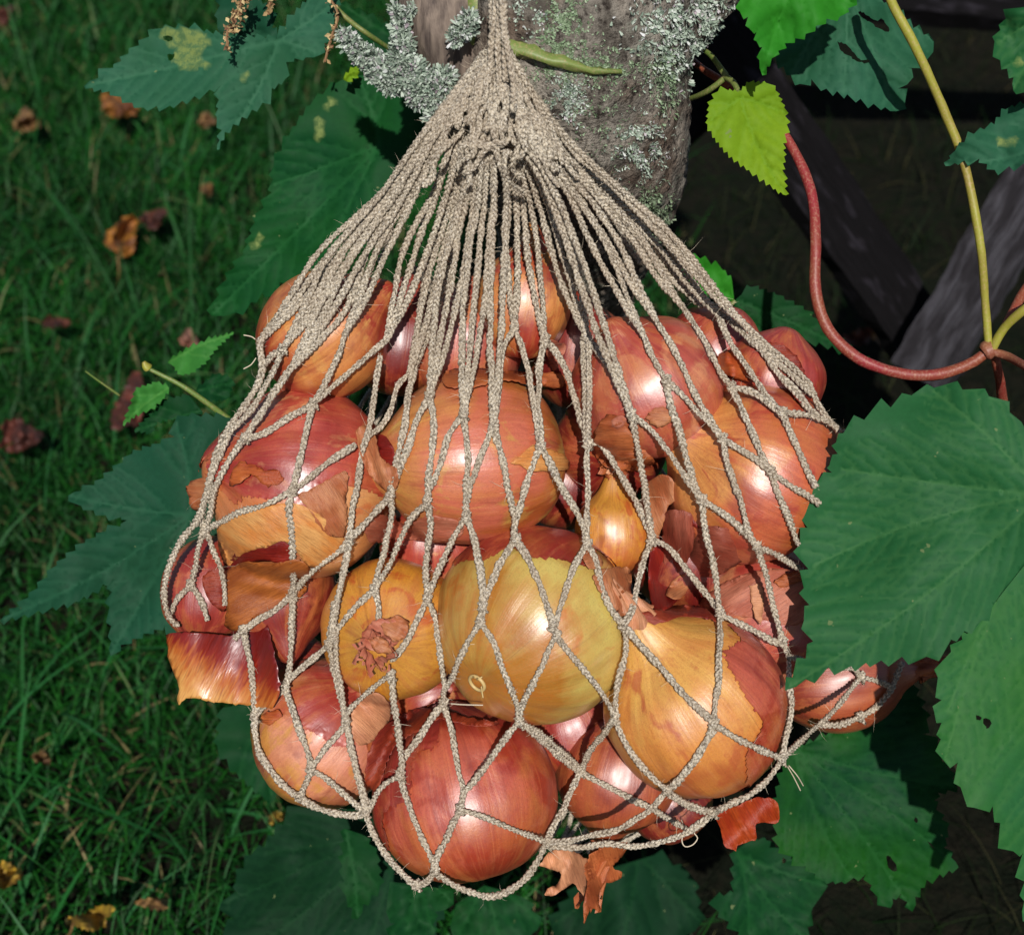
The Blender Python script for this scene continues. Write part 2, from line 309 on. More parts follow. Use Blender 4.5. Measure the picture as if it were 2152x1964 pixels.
# ------------------------------------------------------------------ leaves
def in_poly(px, py, poly):
    c = np.zeros(len(px), bool); n = len(poly)
    for i in range(n):
        x1, y1 = poly[i]; x2, y2 = poly[(i+1) % n]
        k = ((y1 > py) != (y2 > py)); c ^= k & (px < (x2-x1)*(py-y1)/((y2-y1) if y2 != y1 else 1e-9)+x1)
    return c
def seg_dist(px, py, a, b):
    ax, ay = a; bx, by = b; dx, dy = bx-ax, by-ay; t_ = np.clip(((px-ax)*dx+(py-ay)*dy)/(dx*dx+dy*dy+1e-9), 0, 1)
    return np.hypot(px-ax-t_*dx, py-ay-t_*dy)
def leaf_mesh(outline, base, depth, mat, name='leaf', parent=None, teeth=16, th=.38, tips=None, grad=(0, 0), cup=0., wav=.004, holes=(), dam=(), step=9, seed=1, crease=.0010, origin=None, seconds=True, plain=False):
    """outline: (x, y[, 't' tip | 'n' notch | 's' no teeth]) in photo pixels; the blade is laid out at its own distance and tilt."""
    R = np.random.RandomState(seed); pts = [(p[0], p[1]) for p in outline]; fl = [p[2] if len(p) > 2 else '' for p in outline]; n = len(pts); out = []
    cx = np.mean([p[0] for p in pts]); cy = np.mean([p[1] for p in pts])
    area = sum(pts[i][0]*pts[(i+1) % n][1]-pts[(i+1) % n][0]*pts[i][1] for i in range(n)); sg = 1 if area > 0 else -1
    for i in range(n):
        a = np.array(pts[i]); b = np.array(pts[(i+1) % n]); L = np.linalg.norm(b-a); out.append(tuple(a))
        if fl[i] == 's' or plain: continue
        fwd = None
        for k in range(1, n):
            q = fl[(i+k) % n]
            if q == 't': fwd = True; break
            if q == 'n': fwd = False; break
        d = (b-a)/L; nrm = np.array([d[1], -d[0]])*sg; m = max(1, int(round(L/(teeth*R.uniform(.85, 1.2)))))
        for k in range(m):
            h = L/m*th*R.uniform(.65, 1.25); s0 = k/m; pk = .78 if fwd else .22; pk += R.uniform(-.08, .08)
            if k > 0: out.append(tuple(a+d*L*s0-nrm*R.uniform(0, 1)))
            out.append(tuple(a+d*L*(s0+(pk)/m)+nrm*h)) if not (fwd and k == m-1 and fl[(i+1) % n] == 't') else out.append(tuple(a+d*L*(s0+.5/m)+nrm*h*.3))
    out = np.array(out)
    # drop near duplicates
    keep = [0]
    for i in range(1, len(out)):
        if np.linalg.norm(out[i]-out[keep[-1]]) > 1.2: keep.append(i)
    out = out[keep]
    veins = []                      # (polyline, width)
    tipp = [pts[i] for i in range(n) if fl[i] == 't'] if tips is None else tips
    b = np.array(base, float)
    for tp in tipp:
        tp = np.array(tp, float); L = np.linalg.norm(tp-b); dr = (tp-b)/L; pr = np.array([-dr[1], dr[0]]); bow = R.uniform(-.05, .05)*L
        main = [b+dr*L*s+pr*bow*math.sin(math.pi*s) for s in np.linspace(0, .985, 9)]; veins.append((main, 2.2))
        if seconds:
            m = max(4, int(L/42))
            for k in range(1, m):
                for sd in (-1, 1):
                    s0 = (k+(.0 if sd > 0 else .4))/m; o0 = b+dr*L*s0+pr*bow*math.sin(math.pi*s0); a2 = math.radians(R.uniform(36, 46))*sd
                    d2 = dr*math.cos(a2)+pr*math.sin(a2); L2 = L*.62*(1-s0)**.8+20
                    veins.append(([o0+(d2*(1-.25*q)+dr*.25*q)*L2*q for q in np.linspace(0, 1, 5)], 1.3))
    X0, Y0 = out.min(0); X1, Y1 = out.max(0)
    gx_, gy_ = np.meshgrid(np.arange(X0, X1, step), np.arange(Y0, Y1, step)); gp = np.stack([gx_.ravel(), gy_.ravel()], 1)+R.uniform(-step*.3, step*.3, (gx_.size, 2))
    gp = gp[in_poly(gp[:, 0], gp[:, 1], out)]
    vp = []
    for pl, w in veins:
        q = catmull(pl, step*.8); vp.append(q)
    vp = np.vstack(vp) if vp else np.zeros((0, 2)); vp = vp[in_poly(vp[:, 0], vp[:, 1], out)] if len(vp) else vp
    dmin = np.full(len(gp), 1e9)
    for pl, w in veins:
        for i in range(len(pl)-1): dmin = np.minimum(dmin, seg_dist(gp[:, 0], gp[:, 1], pl[i], pl[i+1]))
    gp = gp[dmin > 2.6]
    hp = []
    allp = [Vector(q) for q in out]; faces = [list(range(len(out)))]
    for h in holes:
        hh = catmull(list(h)+[h[0]], 6)[:-1]; hh = hh+R.uniform(-1.6, 1.6, hh.shape); hp.append(hh); s0 = len(allp); allp += [Vector(q) for q in hh]; faces.append(list(range(s0, s0+len(hh))))
    allp += [Vector(q) for q in gp]+[Vector(q) for q in vp]
    vs, es, fs, *_ = geometry.delaunay_2d_cdt(allp, [], faces, 1, 1e-4)
    q = np.array([(v.x, v.y) for v in vs]); fs = [tuple(f) for f in fs]
    if holes:
        cen = np.array([q[list(f)].mean(0) for f in fs]); bad = np.zeros(len(fs), bool)
        for hh in hp: bad |= in_poly(cen[:, 0], cen[:, 1], hh)
        fs = [f for f, k in zip(fs, bad) if not k]
    px, py = q[:, 0], q[:, 1]; dm = np.full(len(q), 1e9); d1 = np.full(len(q), 1e9)
    for pl, w in veins:
        for i in range(len(pl)-1):
            dd = seg_dist(px, py, pl[i], pl[i+1]); dm = np.minimum(dm, dd)
            if w > 2: d1 = np.minimum(d1, dd)
    vein = np.clip(1-dm/2.2, 0, 1)*np.where(d1 < 2.2, 1, .55)
    k = depth/ .62
    dz = np.zeros(len(q)) if plain and not len(veins) else -crease*np.sqrt(np.clip(dm/16, 0, 1))-crease*1.6*np.sqrt(np.clip(d1/60, 0, 1))
    sz = max(X1-X0, Y1-Y0); wv = np.array([noise.noise(Vector((a/sz*3.2, c/sz*3.2, seed*3.3)))+.12*noise.noise(Vector((a/sz*7, c/sz*7, seed*1.3))) for a, c in q])
    rr = np.hypot(px-b[0], py-b[1])/sz
    d = depth+dz+grad[0]*(px-b[0])/1000+grad[1]*(py-b[1])/1000+cup*rr**2+wav*wv
    da = np.zeros(len(q))
    for poly in dam: da = np.maximum(da, in_poly(px, py, poly).astype(float))
    o = mesh_obj(name, PA(px, py, d), fs, mat, parent, origin=origin if origin is not None else (P(b[0], b[1], depth) if parent is None else None), attrs={'vein': ('FLOAT', vein), 'damage': ('FLOAT', da)})
    return o
def stem_obj(pts, mat, parent, r, name='stem', rn=0.14, sides=10, seedk=0):
    """pts: (x, y, depth) in photo pixels; r in metres"""
    w = np.array([P(*p) for p in pts]); path = catmull(w, .004); n = len(path)
    rr = np.interp(np.linspace(0, 1, n), np.linspace(0, 1, len(np.atleast_1d(r))), np.atleast_1d(r))
    rad = np.array([[rr[i]*(1+rn*noise.noise(Vector((path[i][0]*200+j*.8, path[i][2]*200, j*1.7+seedk)))) for j in range(sides)] for i in range(n)])
    v, f = tube(path, rad, sides); return mesh_obj(name, v, f, mat, parent)

# ------------------------------------------------------------------ trunk
bark = NT('bark'); o = bark.obj(); n1 = bark.noise(bark.vmul(o, (1, 1, .4)), 55, 5, .65, .5); n2 = bark.noise(o, 260, 4, .7); n3_ = bark.noise(o, 22, 3)
c = bark.mix(bark.ramp(n1, [(.38, 0.), (.62, 1.)]), lin(82, 76, 68), lin(156, 148, 136)); c = bark.mix(bark.ramp(n3_, [(.5, 0.), (.62, .7)]), c, lin(112, 90, 74))
c = bark.mix(bark.ramp(bark.noise(o, 36, 4, .6), [(.58, 0.), (.66, .7)]), c, lin(126, 136, 120)); c = bark.mix(bark.ramp(n2, [(.36, .9), (.5, 0.)]), c, lin(40, 32, 28)); c = bark.mix(bark.ramp(bark.noise(o, 700, 3, .7), [(.6, 0.), (.7, .3)]), c, lin(160, 152, 140))
bark.base(c); bark.set(Roughness=.85, Specular_IOR_Level=.25); bark.bump(bark.math('ADD', n1, bark.math('MULTIPLY', n2, .8)), .9, .004); M['bark'] = bark.m
wood = NT('dead_wood'); o = wood.obj(); n1 = wood.noise(wood.vmul(o, (1, .6, .12)), 300, 4, .6); c = wood.mix(wood.ramp(n1, [(.35, 0.), (.65, 1.)]), lin(78, 66, 60), lin(136, 120, 106))
wood.base(c); wood.set(Roughness=.8); wood.bump(n1, .7, .002); M['dead_wood'] = wood.m

tr = thing('tree_trunk', 'lichen covered grey brown forked trunk that the onion bag hangs against', 'tree trunk', P(1150, 900, .95))
def trunk_part(name, pts, r, mat, rough=.10, sides=72, seed=0., fine=.0018):
    w = np.array([P(*p) for p in pts]); path = catmull(w, .0025); n = len(path); rr = np.interp(np.linspace(0, 1, n), np.linspace(0, 1, len(r)), r)
    rad = np.zeros((n, sides))
    for i in range(n):
        for j in range(sides):
            a = j/sides*2*math.pi; s = Vector((math.cos(a)*1.6, math.sin(a)*1.6, i*.0025*22+seed)); s2 = Vector((math.cos(a)*6, math.sin(a)*6, i*.0025*120+seed))
            s3 = Vector((math.cos(a)*15, math.sin(a)*15, i*.0025*420+seed)); rad[i, j] = rr[i]*(1+rough*noise.noise(s))+fine*1.3*noise.noise(s2)+fine*.9*noise.noise(s3)-fine*2*max(0, noise.noise(s2*.6)-.3)
    v, f = tube(path, rad, sides); return mesh_obj(name, v, f, mat, tr)
tk = trunk_part('trunk', [(1240, -900, .60), (1205, -260, .640), (1190, -60, .648), (1192, 90, .66), (1215, 260, .70), (1220, 420, .755), (1190, 600, .83), (1180, 900, .96), (1180, 1150, 1.10), (1190, 1300, 1.22)], [.060, .062, .060, .052, .039, .039, .041, .045, .05, .06], M['bark'], seed=1.)
tl = trunk_part('branch', [(1180, 260, .69), (1275, 125, .665), (1425, -60, .66), (1620, -300, .665), (2100, -800, .65)], [.028, .031, .030, .028, .022], M['bark'], seed=5.)
tw_ = trunk_part('dead_branch', [(930, -120, .625), (945, 40, .628), (985, 180, .65), (1050, 330, .69)], [.020, .020, .018, .014], M['dead_wood'], .16, 40, 9., .001)
tw2 = trunk_part('dead_branch', [(895, -120, .64), (890, 30, .642), (905, 150, .66), (960, 300, .70)], [.010, .011, .010, .006], M['dead_wood'], .16, 24, 12., .0008)
stem_obj([(1000, -60, .61), (1004, 30, .612), (985, 95, .62), (955, 170, .632), (935, 240, .655)], M['moss_stem'], tr, [.005, .0045, .004, .003], 'mossy_ridge', .5)

# lichen: many small curled lobes
li = NT('lichen'); r_ = li.attr('rnd', 'Fac'); c = li.ramp(r_, [(0., lin(104, 120, 106)), (.45, lin(156, 170, 152)), (.8, lin(190, 200, 186)), (.93, lin(206, 206, 204)), (1., lin(160, 140, 150))]); li.base(c); li.set(Roughness=.85, Specular_IOR_Level=.2); M['lichen'] = li.m
lg = NT('lichen_green'); r_ = lg.attr('rnd', 'Fac'); c = lg.ramp(r_, [(0., lin(84, 100, 70)), (.5, lin(120, 142, 108)), (1., lin(160, 176, 146))]); lg.base(c); lg.set(Roughness=.9); M['lichen_green'] = lg.m
def lichen(pts, nrms, size, mat, seed, name='lichen', up=.6):
    R = np.random.RandomState(seed); n = len(pts); pts = np.asarray(pts); nr = np.asarray(nrms)
    d = R.normal(size=(n, 3)); d -= (d*nr).sum(1)[:, None]*nr; d /= np.linalg.norm(d, axis=1)[:, None]; s = np.cross(nr, d)
    L = size*R.uniform(.5, 1.4, n)[:, None]; W = L*R.uniform(.28, .5, (n, 1)); u = up*R.uniform(.2, 1.3, (n, 1)); cu = R.uniform(-.3, .6, (n, 1))
    rows = []
    for k, wf in ((0, .5), (.35, .8), (.7, 1.25), (1., .7)):
        ctr = pts+d*L*k*(1-.3*k)+nr*L*(u*k+cu*k*k*.6)
        for sd in (-1, 0, 1): rows.append(ctr+s*W*wf*sd*.5+nr*(abs(sd)*W*.35)+d*L*(.12*abs(sd) if k == 1. else 0))
    V = np.stack(rows, 1).reshape(-1, 3); b = np.arange(n)*12; F = []
    for k in range(3):
        for c_ in range(2): q = 3*k+c_; F.append(np.stack([b+q, b+q+1, b+q+4, b+q+3], 1))
    return mesh_obj(name, V, np.vstack(F), mat, tr, attrs={'rnd': ('FLOAT', np.repeat(R.rand(n), 12))})
R = np.random.RandomState(4); pts, nrs = [], []
blobs = [(722, 74, 12), (738, 92, 17), (758, 112, 20), (780, 128, 24), (800, 150, 30), (822, 168, 30), (848, 165, 30), (842, 60, 16), (846, 90, 22), (842, 122, 26), (870, 150, 30), (880, 180, 30), (905, 185, 34), (925, 210, 28), (880, 205, 24), (915, 240, 20), (930, 170, 30), (832, 20, 9), (842, 38, 12), (865, 20, 9), (975, 60, 20), (985, 40, 16), (960, 80, 14)]
for (x, y, r) in blobs:
    n = int(r*r*1.3)+16; r = r*.86
    for _ in range(n):
        v = R.normal(size=3); v /= np.linalg.norm(v); q = r*R.uniform(.55, 1.0); dd = .612+.010*(y/250)-PX(.6)*v[2]*q*.8
        if x > 950: dd -= .012
        pts.append(P(x+v[0]*q, y-v[1]*q, dd)); nn = CV(v[0], v[1], v[2]*.8+.3); nrs.append(nn)
lo = lichen(pts, nrs, .0021, M['lichen'], 3, 'lichen_tuft', .9); lo['kind'] = 'stuff'
def bvh_of(objs):
    V, F, o_ = [], [], 0
    for ob in objs:
        w = Vector(ob['_w']); V += [v.co+w for v in ob.data.vertices]; F += [[i+o_ for i in p.vertices] for p in ob.data.polygons]; o_ = len(V)
    return BVHTree.FromPolygons(V, F)
tb = bvh_of([tk, tl, tw_])
def trd(x, y):
    d = Vector(P(x, y, 1)-CP); h = tb.ray_cast(Vector(CP), d.normalized()); return h[3]/d.length if h[0] is not None else .65
stem_obj([(x, y, trd(x, y)-.0012) for x, y in ((1030, 82), (1075, 98), (1120, 112), (1150, 121), (1180, 130), (1212, 140), (1245, 148), (1275, 151), (1305, 150))], M['moss_stem'], tr, [.0022, .0026, .0025, .0022, .0017, .0009], 'mossy_ridge', 1.1)
def on_trunk(cx, cy, rx, ry, n, size, mat, seed, name, dens=.5, up=.5):
    R = np.random.RandomState(seed); pts, nrs = [], []
    while n > 0:
        n -= 1; x = cx+R.normal()*rx*.55; y = cy+R.normal()*ry*.55
        if noise.noise(Vector((x/22, y/22, seed))) < dens-.55: continue
        d = Vector(P(x, y, 1)-CP); h = tb.ray_cast(Vector(CP), d.normalized())
        if h[0] is None: continue
        pts.append(np.array(h[0])); nrs.append(np.array(h[1] if h[1].dot(d) < 0 else -h[1]))
    if not pts: return
    o = lichen(pts, nrs, size, mat, seed, name, up); o['kind'] = 'stuff'
on_trunk(1455, 70, 95, 95, 3800, .0021, M['lichen'], 21, 'lichen', .42)
on_trunk(1185, 75, 45, 80, 1300, .0015, M['lichen_green'], 22, 'lichen', .45, .25)
on_trunk(1195, 205, 36, 44, 900, .0014, M['lichen'], 23, 'lichen', .45, .25)
on_trunk(1350, 310, 50, 55, 1500, .0015, M['lichen'], 24, 'lichen', .5)
on_trunk(1400, 170, 30, 60, 1000, .0015, M['lichen_green'], 25, 'lichen', .4)
on_trunk(1365, 450, 50, 50, 1300, .0015, M['lichen_green'], 26, 'lichen', .4)
on_trunk(1240, 140, 120, 30, 1300, .0014, M['lichen_green'], 27, 'lichen', .45, .3)
on_trunk(1120, 30, 60, 50, 400, .0014, M['lichen'], 28, 'lichen', .55, .25)
on_trunk(1270, 250, 80, 120, 700, .0013, M['lichen_green'], 29, 'lichen', .5, .2)

# ------------------------------------------------------------------ weathered boards
bd = NT('weathered_board'); o = bd.attr('brd'); n1 = bd.noise(bd.vmul(o, (6, 160, 160)), 1, 4, .65); n2 = bd.noise(bd.vmul(o, (8, 18, 18)), 1, 4)
c = bd.mix(bd.ramp(n1, [(.35, 0.), (.65, 1.)]), lin(46, 44, 48), lin(84, 82, 88)); c = bd.mix(bd.ramp(n2, [(.4, .75), (.6, 0.)]), c, lin(24, 20, 22)); bd.base(c); bd.set(Roughness=.8, Specular_IOR_Level=.2); bd.bump(n1, .8, .003); M['board'] = bd.m
db = NT('dark_board'); o = db.attr('brd'); n1 = db.noise(db.vmul(o, (6, 160, 160)), 1, 4, .65); n2 = db.noise(db.vmul(o, (8, 20, 20)), 1, 4)
c = db.mix(db.ramp(n1, [(.35, 0.), (.65, 1.)]), lin(11, 10, 11), lin(22, 20, 22)); c = db.mix(db.ramp(n2, [(.55, 0.), (.7, .5)]), c, lin(62, 58, 66)); db.base(c); db.set(Roughness=.85, Specular_IOR_Level=.1); db.bump(n1, .8, .003); M['dark_board'] = db.m  # wood coloured near black in place of light falling off behind the bag
def board(a, b, width, thick, face, label, mat):
    a = np.array(a); b = np.array(b); L = np.linalg.norm(b-a); x = (b-a)/L; z = np.array(face); z = z-x*np.dot(x, z); z /= np.linalg.norm(z); y = np.cross(z, x)
    nu, nw = 60, 10; V, F, G = [], [], []; ring = []
    prof = [(-.5+k/nw, .5) for k in range(nw+1)]+[(.5, -.5)]+[(.5-k/4, -.5) for k in range(1, 5)]
    for i in range(nu+1):
        u = i/nu
        for (py_, pz_) in prof:
            q = a+x*L*u+y*width*py_*(1+.03*noise.noise(Vector((u*7, py_*3, 1))))+z*thick*pz_
            q = q+z*.0016*noise.noise(Vector((u*6, py_*24, L)))*(1 if pz_ > 0 else 0)+y*.002*noise.noise(Vector((u*22, pz_, L*9)))
            V.append(q); G.append((u*L*4, py_*width*6, pz_*thick*6))
    m = len(prof)
    for i in range(nu):
        for j in range(m): F.append((i*m+j, i*m+(j+1) % m, (i+1)*m+(j+1) % m, (i+1)*m+j))
    F.append(tuple(range(m))); F.append(tuple(range(nu*m, nu*m+m))[::-1])
    o = mesh_obj('wooden_board', V, F, mat, attrs={'brd': ('FLOAT_VECTOR', G)}, smooth=False); tag(o, label, 'board', 'old boards lying behind the trunk'); return o
board(P(1390, -80, 1.05), P(1990, 800, 1.18), .050, .022, CV(.1, .1, 1), 'dark leaning board running diagonally behind the curved red stem', M['dark_board'])
board(P(2330, 130, 1.02), P(1935, 790, 1.12), .046, .024, CV(-.3, .3, 1), 'paler grey weathered board meeting the dark board at lower right', M['board'])
board(P(1560, -45, 1.5), P(2400, 20, 1.5), .06, .03, CV(0, .2, 1), 'dark board lying across the top right corner', M['dark_board'])
board(P(1250, 420, 1.16), P(1530, 150, 1.1), .04, .02, CV(0, .2, 1), 'short dark board end just right of the trunk', M['dark_board'])
# ------------------------------------------------------------------ onions
ONI = {}
def onion_shape(ax, R, asp, seed, nu=112, nv=84, neck=.2, thmin=0., thmax=math.pi, off=0.):
    """unit coordinates and displaced unit points of a bulb of revolution about +z (neck at +z)"""
    th = np.linspace(thmin, thmax, nv); ph = np.arange(nu)/nu*2*math.pi; T_, Ph = np.meshgrid(th, ph, indexing='ij')
    r = np.sin(T_); z = -np.cos(T_); q = math.pi-T_; z = z+neck*np.exp(-(q/.30)**2); z = z-.0*T_; r = r*(1-.10*np.exp(-((q-.45)/.3)**2))
    z = z+.05*np.exp(-(T_/.25)**2)
    unit = np.stack([np.sin(T_)*np.cos(Ph), np.sin(T_)*np.sin(Ph), -np.cos(T_)], -1).reshape(-1, 3)
    rf = r.ravel(); zf = z.ravel(); pf = Ph.ravel(); k = np.zeros(len(rf))
    for i, u in enumerate(unit):
        v = Vector(u); k[i] = .055*noise.noise(v*1.15+Vector((seed, 0, seed)))+.014*noise.noise(v*3.1+Vector((0, seed, 0)))
    k += .0045*np.sin(pf*11+seed)*rf+.003*np.sin(pf*23+seed*2)*rf
    k += off
    X = np.stack([rf*np.cos(pf)*(1+k), rf*np.sin(pf)*(1+k), zf*asp*(1+k)], -1)
    i, j = np.meshgrid(np.arange(nv-1), np.arange(nu), indexing='ij'); j2 = (j+1) % nu
    F = np.stack([i*nu+j, i*nu+j2, (i+1)*nu+j2, (i+1)*nu+j], -1).reshape(-1, 4)
    return X, unit, F
def basis(ax):
    z = ax/np.linalg.norm(ax); h = np.array([.31, .52, .79]); x = np.cross(h, z); x /= np.linalg.norm(x); return np.stack([x, np.cross(z, x), z], 1)
def onion(key, dx, dy, rpx, depth_front, axis, asp, label, mat, seed, neck=.2, tuft=None, shell=(), roots=False, tuft_mat='paper_straw'):
    """dx, dy, rpx: centre and radius measured on the 2016 px wide view"""
    x, y, r = dx*DS, dy*DS, rpx*DS; R = r*PX(depth_front)/(1-r*TH/1076*.55); dc = depth_front+R*.93; c = P(x, y, dc)
    th = thing('onion', label, 'onion', c, 'onions packed in the net bag'); B = basis(CV(*axis)); X, U, F = onion_shape(None, R, asp, seed, neck=neck)
    W = c+(X*R)@B.T; b = mesh_obj('bulb', W, F, mat, th, origin=c, attrs={'oc': ('FLOAT_VECTOR', U)})
    ONI[key] = dict(obj=b, c=c, R=R, B=B, th=th, asp=asp, seed=seed)
    for (dirv, thr, m, kk) in shell:
        Xs, Us, Fs = onion_shape(None, R, asp, seed, nu=270, nv=190, neck=neck, off=0.)
        dv = np.array(CV(*dirv))@B; dv = dv/np.linalg.norm(dv)
        e = Us@dv-thr+np.array([.20*noise.noise(Vector(u)*2.0+Vector((kk, 1, 0)))+.20*noise.noise(Vector((u[0]/(.05+math.hypot(u[0], u[1]))*3.6, u[1]/(.05+math.hypot(u[0], u[1]))*3.6, u[2]*.8+kk)))+.05*noise.noise(Vector(u)*20+Vector((kk, 3, 0)))+.03*noise.noise(Vector(u)*50) for u in Us])
        lift = .010+.030*np.exp(-np.clip(e, 0, 9)/.07)*np.array([.5+.9*max(0, noise.noise(Vector(u)*3+Vector((kk, 8, 2)))+.3) for u in Us])
        Xs = Xs*(1+lift)[:, None]; keep = (e[Fs] > 0).all(1)
        if keep.sum() < 10: continue
        Fk = Fs[keep]; ids = np.unique(Fk); mp = -np.ones(len(Us), int); mp[ids] = np.arange(len(ids))
        mesh_obj('skin_layer', c+(Xs[ids]*R)@B.T, mp[Fk], m, th, origin=c, attrs={'oc': ('FLOAT_VECTOR', Us[ids]*.97+.03)})
    if tuft:                         # dry neck: pleated, twisted, torn open at the end
        L, bend, flare = tuft; rs = np.random.RandomState(int(seed*10)+3); n, sd = 22, 40; V, G = [], []
        zt = asp*(1+neck)*.97; bd_ = np.array(CV(*bend))@B
        for i in range(n):
            f_ = i/(n-1)
            for j in range(sd):
                a = j/sd*2*math.pi+f_*1.4; rr = (.15*(1-f_)**1.5+.075+flare*f_**2.2)*(1+.22*math.sin(j/sd*2*math.pi*7+seed)+.25*noise.noise(Vector((math.cos(a)*3, math.sin(a)*3, f_*3+seed))))
                e = L*f_*(1+(.25*noise.noise(Vector((j*.9, seed, 1))) if i > n-4 else 0)); q = np.array([math.cos(a)*rr, math.sin(a)*rr, zt-.06+e])+bd_*L*.55*f_*f_
                V.append(c+B@(q*R)); G.append((j/sd, f_*.3, seed))
        i, j = np.meshgrid(np.arange(n-1), np.arange(sd), indexing='ij'); j2 = (j+1) % sd
        Fn = np.stack([i*sd+j, i*sd+j2, (i+1)*sd+j2, (i+1)*sd+j], -1).reshape(-1, 4); k = np.ones(len(Fn), bool)
        k[-sd*5:] = rs.rand(sd*5) > .28
        mesh_obj('dry_neck', V, Fn[k], M[tuft_mat], th, origin=c, attrs={'grain': ('FLOAT_VECTOR', G)})
    if roots:
        rs = np.random.RandomState(5); ps = []
        zb = -asp*.985
        a = np.linspace(0, 2*math.pi, 25); ring = np.stack([np.cos(a)*.085, np.sin(a)*.085, np.full(25, zb-.012)], 1); ps.append(tube(c+(ring*R)@B.T, .018*R, 6))
        for k in range(5):
            a = rs.uniform(0, 6.28); q0 = np.array([math.cos(a)*.05, math.sin(a)*.05, zb]); q1 = q0+np.array([math.cos(a)*.06, math.sin(a)*.06, -.05]); q2 = q1+rs.normal(size=3)*.02
            ps.append(tube(c+(catmull([q0, q1, q2], .02)*R)@B.T, .008*R, 4))
        v, f = join(ps); mesh_obj('roots', v, f, M['root'], th, origin=c, attrs={'grain': ('FLOAT_VECTOR', np.zeros((len(v), 3)))})
    return th
OM = onion_mat
m_green = OM('skin_green', lin(160, 84, 44), lin(206, 184, 96), lin(176, 112, 34), lin(190, 106, 30), .12, lin(186, 140, 60), .25, .30, 3.1, blot=.22, var=1.0, bias=.06)
m_orange = OM('skin_orange', lin(224, 172, 82), lin(214, 140, 62), lin(178, 84, 42), lin(184, 92, 46), .15, lin(164, 78, 36), .35, .34, 7.7, bias=.0, blot=.28, var=1.1)
m_rb = OM('skin_red_brown', lin(150, 34, 24), lin(190, 88, 62), lin(178, 80, 40), lin(160, 50, 20), .35, lin(130, 38, 16), .5, .34, 1.2)
m_pink = OM('skin_pink', lin(206, 140, 72), lin(204, 108, 78), lin(176, 96, 34), lin(204, 164, 76), .3, lin(160, 70, 44), .4, .32, 5.5)
m_yellow = OM('skin_yellow', lin(202, 144, 50), lin(212, 142, 40), lin(190, 96, 30), lin(182, 80, 26), .3, lin(150, 66, 22), .45, .36, 9.2)
m_tanred = OM('skin_tan_red', lin(150, 40, 30), lin(184, 74, 54), lin(172, 70, 36), lin(216, 150, 96), .15, lin(150, 50, 30), .45, .34, 2.2)
m_tan = OM('skin_tan', lin(208, 126, 78), lin(224, 164, 110), lin(222, 160, 96), lin(206, 112, 62), .15, lin(180, 100, 56), .4, .34, 12.1)
m_dred = OM('skin_dark_red', lin(140, 36, 24), DRED, lin(126, 30, 16), lin(168, 70, 44), .2, lin(90, 20, 14), .5, .34, 4.4)
m_red = OM('skin_red', lin(170, 62, 50), lin(156, 46, 34), lin(150, 42, 20), lin(196, 100, 60), .2, lin(120, 34, 24), .45, .34, 6.1)
m_r16 = OM('skin_pink_lined', lin(218, 150, 76), lin(200, 100, 62), lin(184, 90, 34), lin(170, 56, 42), .2, lin(140, 60, 36), .5, .3, 8.3)
m_low = OM('skin_low_left', lin(212, 134, 106), lin(214, 140, 100), lin(150, 60, 34), lin(206, 148, 60), .35, lin(150, 66, 40), .4, .34, 10.4, pz=-.05)
m_brn = OM('skin_brown', lin(170, 80, 38), lin(172, 80, 44), lin(140, 44, 24), lin(186, 100, 56), .2, lin(110, 40, 22), .5, .38, 13.3)
m_org2 = OM('skin_orange_red', lin(160, 40, 28), lin(214, 140, 70), lin(160, 44, 28), lin(216, 156, 80), .3, lin(150, 56, 30), .45, .33, 14.9)
m_pin2 = OM('skin_rose', lin(160, 52, 40), lin(190, 92, 70), lin(176, 76, 44), lin(206, 134, 90), .3, lin(150, 56, 40), .4, .34, 16.)

onion('o2', 1052, 1226, 203, .603, (.55, .50, -.62), .98, 'yellow green onion at the middle with purplish top and small root disc', m_green, 3.1, roots=True, shell=[((.0, .9, -.2), .50, m_red, 2.)])
onion('o3', 1368, 1388, 186, .603, (-.55, .78, .32), 1.0, 'big orange yellow onion at lower right, its neck pulled up and left', m_orange, 7.7, neck=.34, tuft=(.35, (-.6, .5, .2), .04), shell=[((.75, .1, -.1), .30, m_rb, 5.)])
onion('o1', 916, 1566, 190, .632, (-.25, .93, -.2), .93, 'shiny red brown onion at the very bottom of the bag', m_rb, 1.2, neck=.1, shell=[((-.9, .3, .0), .62, m_red, 7.)])
onion('o4', 774, 1238, 142, .628, (-.12, -.10, .97), .95, 'amber yellow onion whose dry neck points straight at the viewer', m_yellow, 9.2, neck=.12, tuft=(.20, (0, -.6, 1), .20), tuft_mat='paper_pink')
onion('o5', 640, 1442, 152, .650, (.62, .62, .25), .95, 'pinkish onion with yellow lower flank at lower left', m_low, 10.4, shell=[((.35, .75, .3), .45, m_pin2, 9.)])
onion('o6', 596, 950, 192, .618, (-.5, .1, .25), .98, 'large pale tan onion at left with a red outer skin torn across it', m_tan, 2.2, neck=.12, shell=[((.15, .88, .35), .10, m_tanred, 3.4)])
onion('o7', 412, 1160, 96, .662, (-.1, -.75, .2), 1.15, 'narrow deep red onion at the far left edge', m_red, 6.1)
onion('o8', 548, 1165, 112, .652, (.2, -.8, .4), 1.1, 'dark red onion at left wearing a torn brown flap of skin', m_dred, 4.4)
onion('o9', 928, 905, 172, .612, (-.93, -.05, .2), 1.14, 'pink and tan onion lying on its side above the middle', m_pink, 5.5, neck=.2)
onion('o10', 640, 660, 128, .622, (.8, .55, .2), 1.08, 'orange tan onion at upper left under the densest cords', m_org2, 14.9, neck=.25)
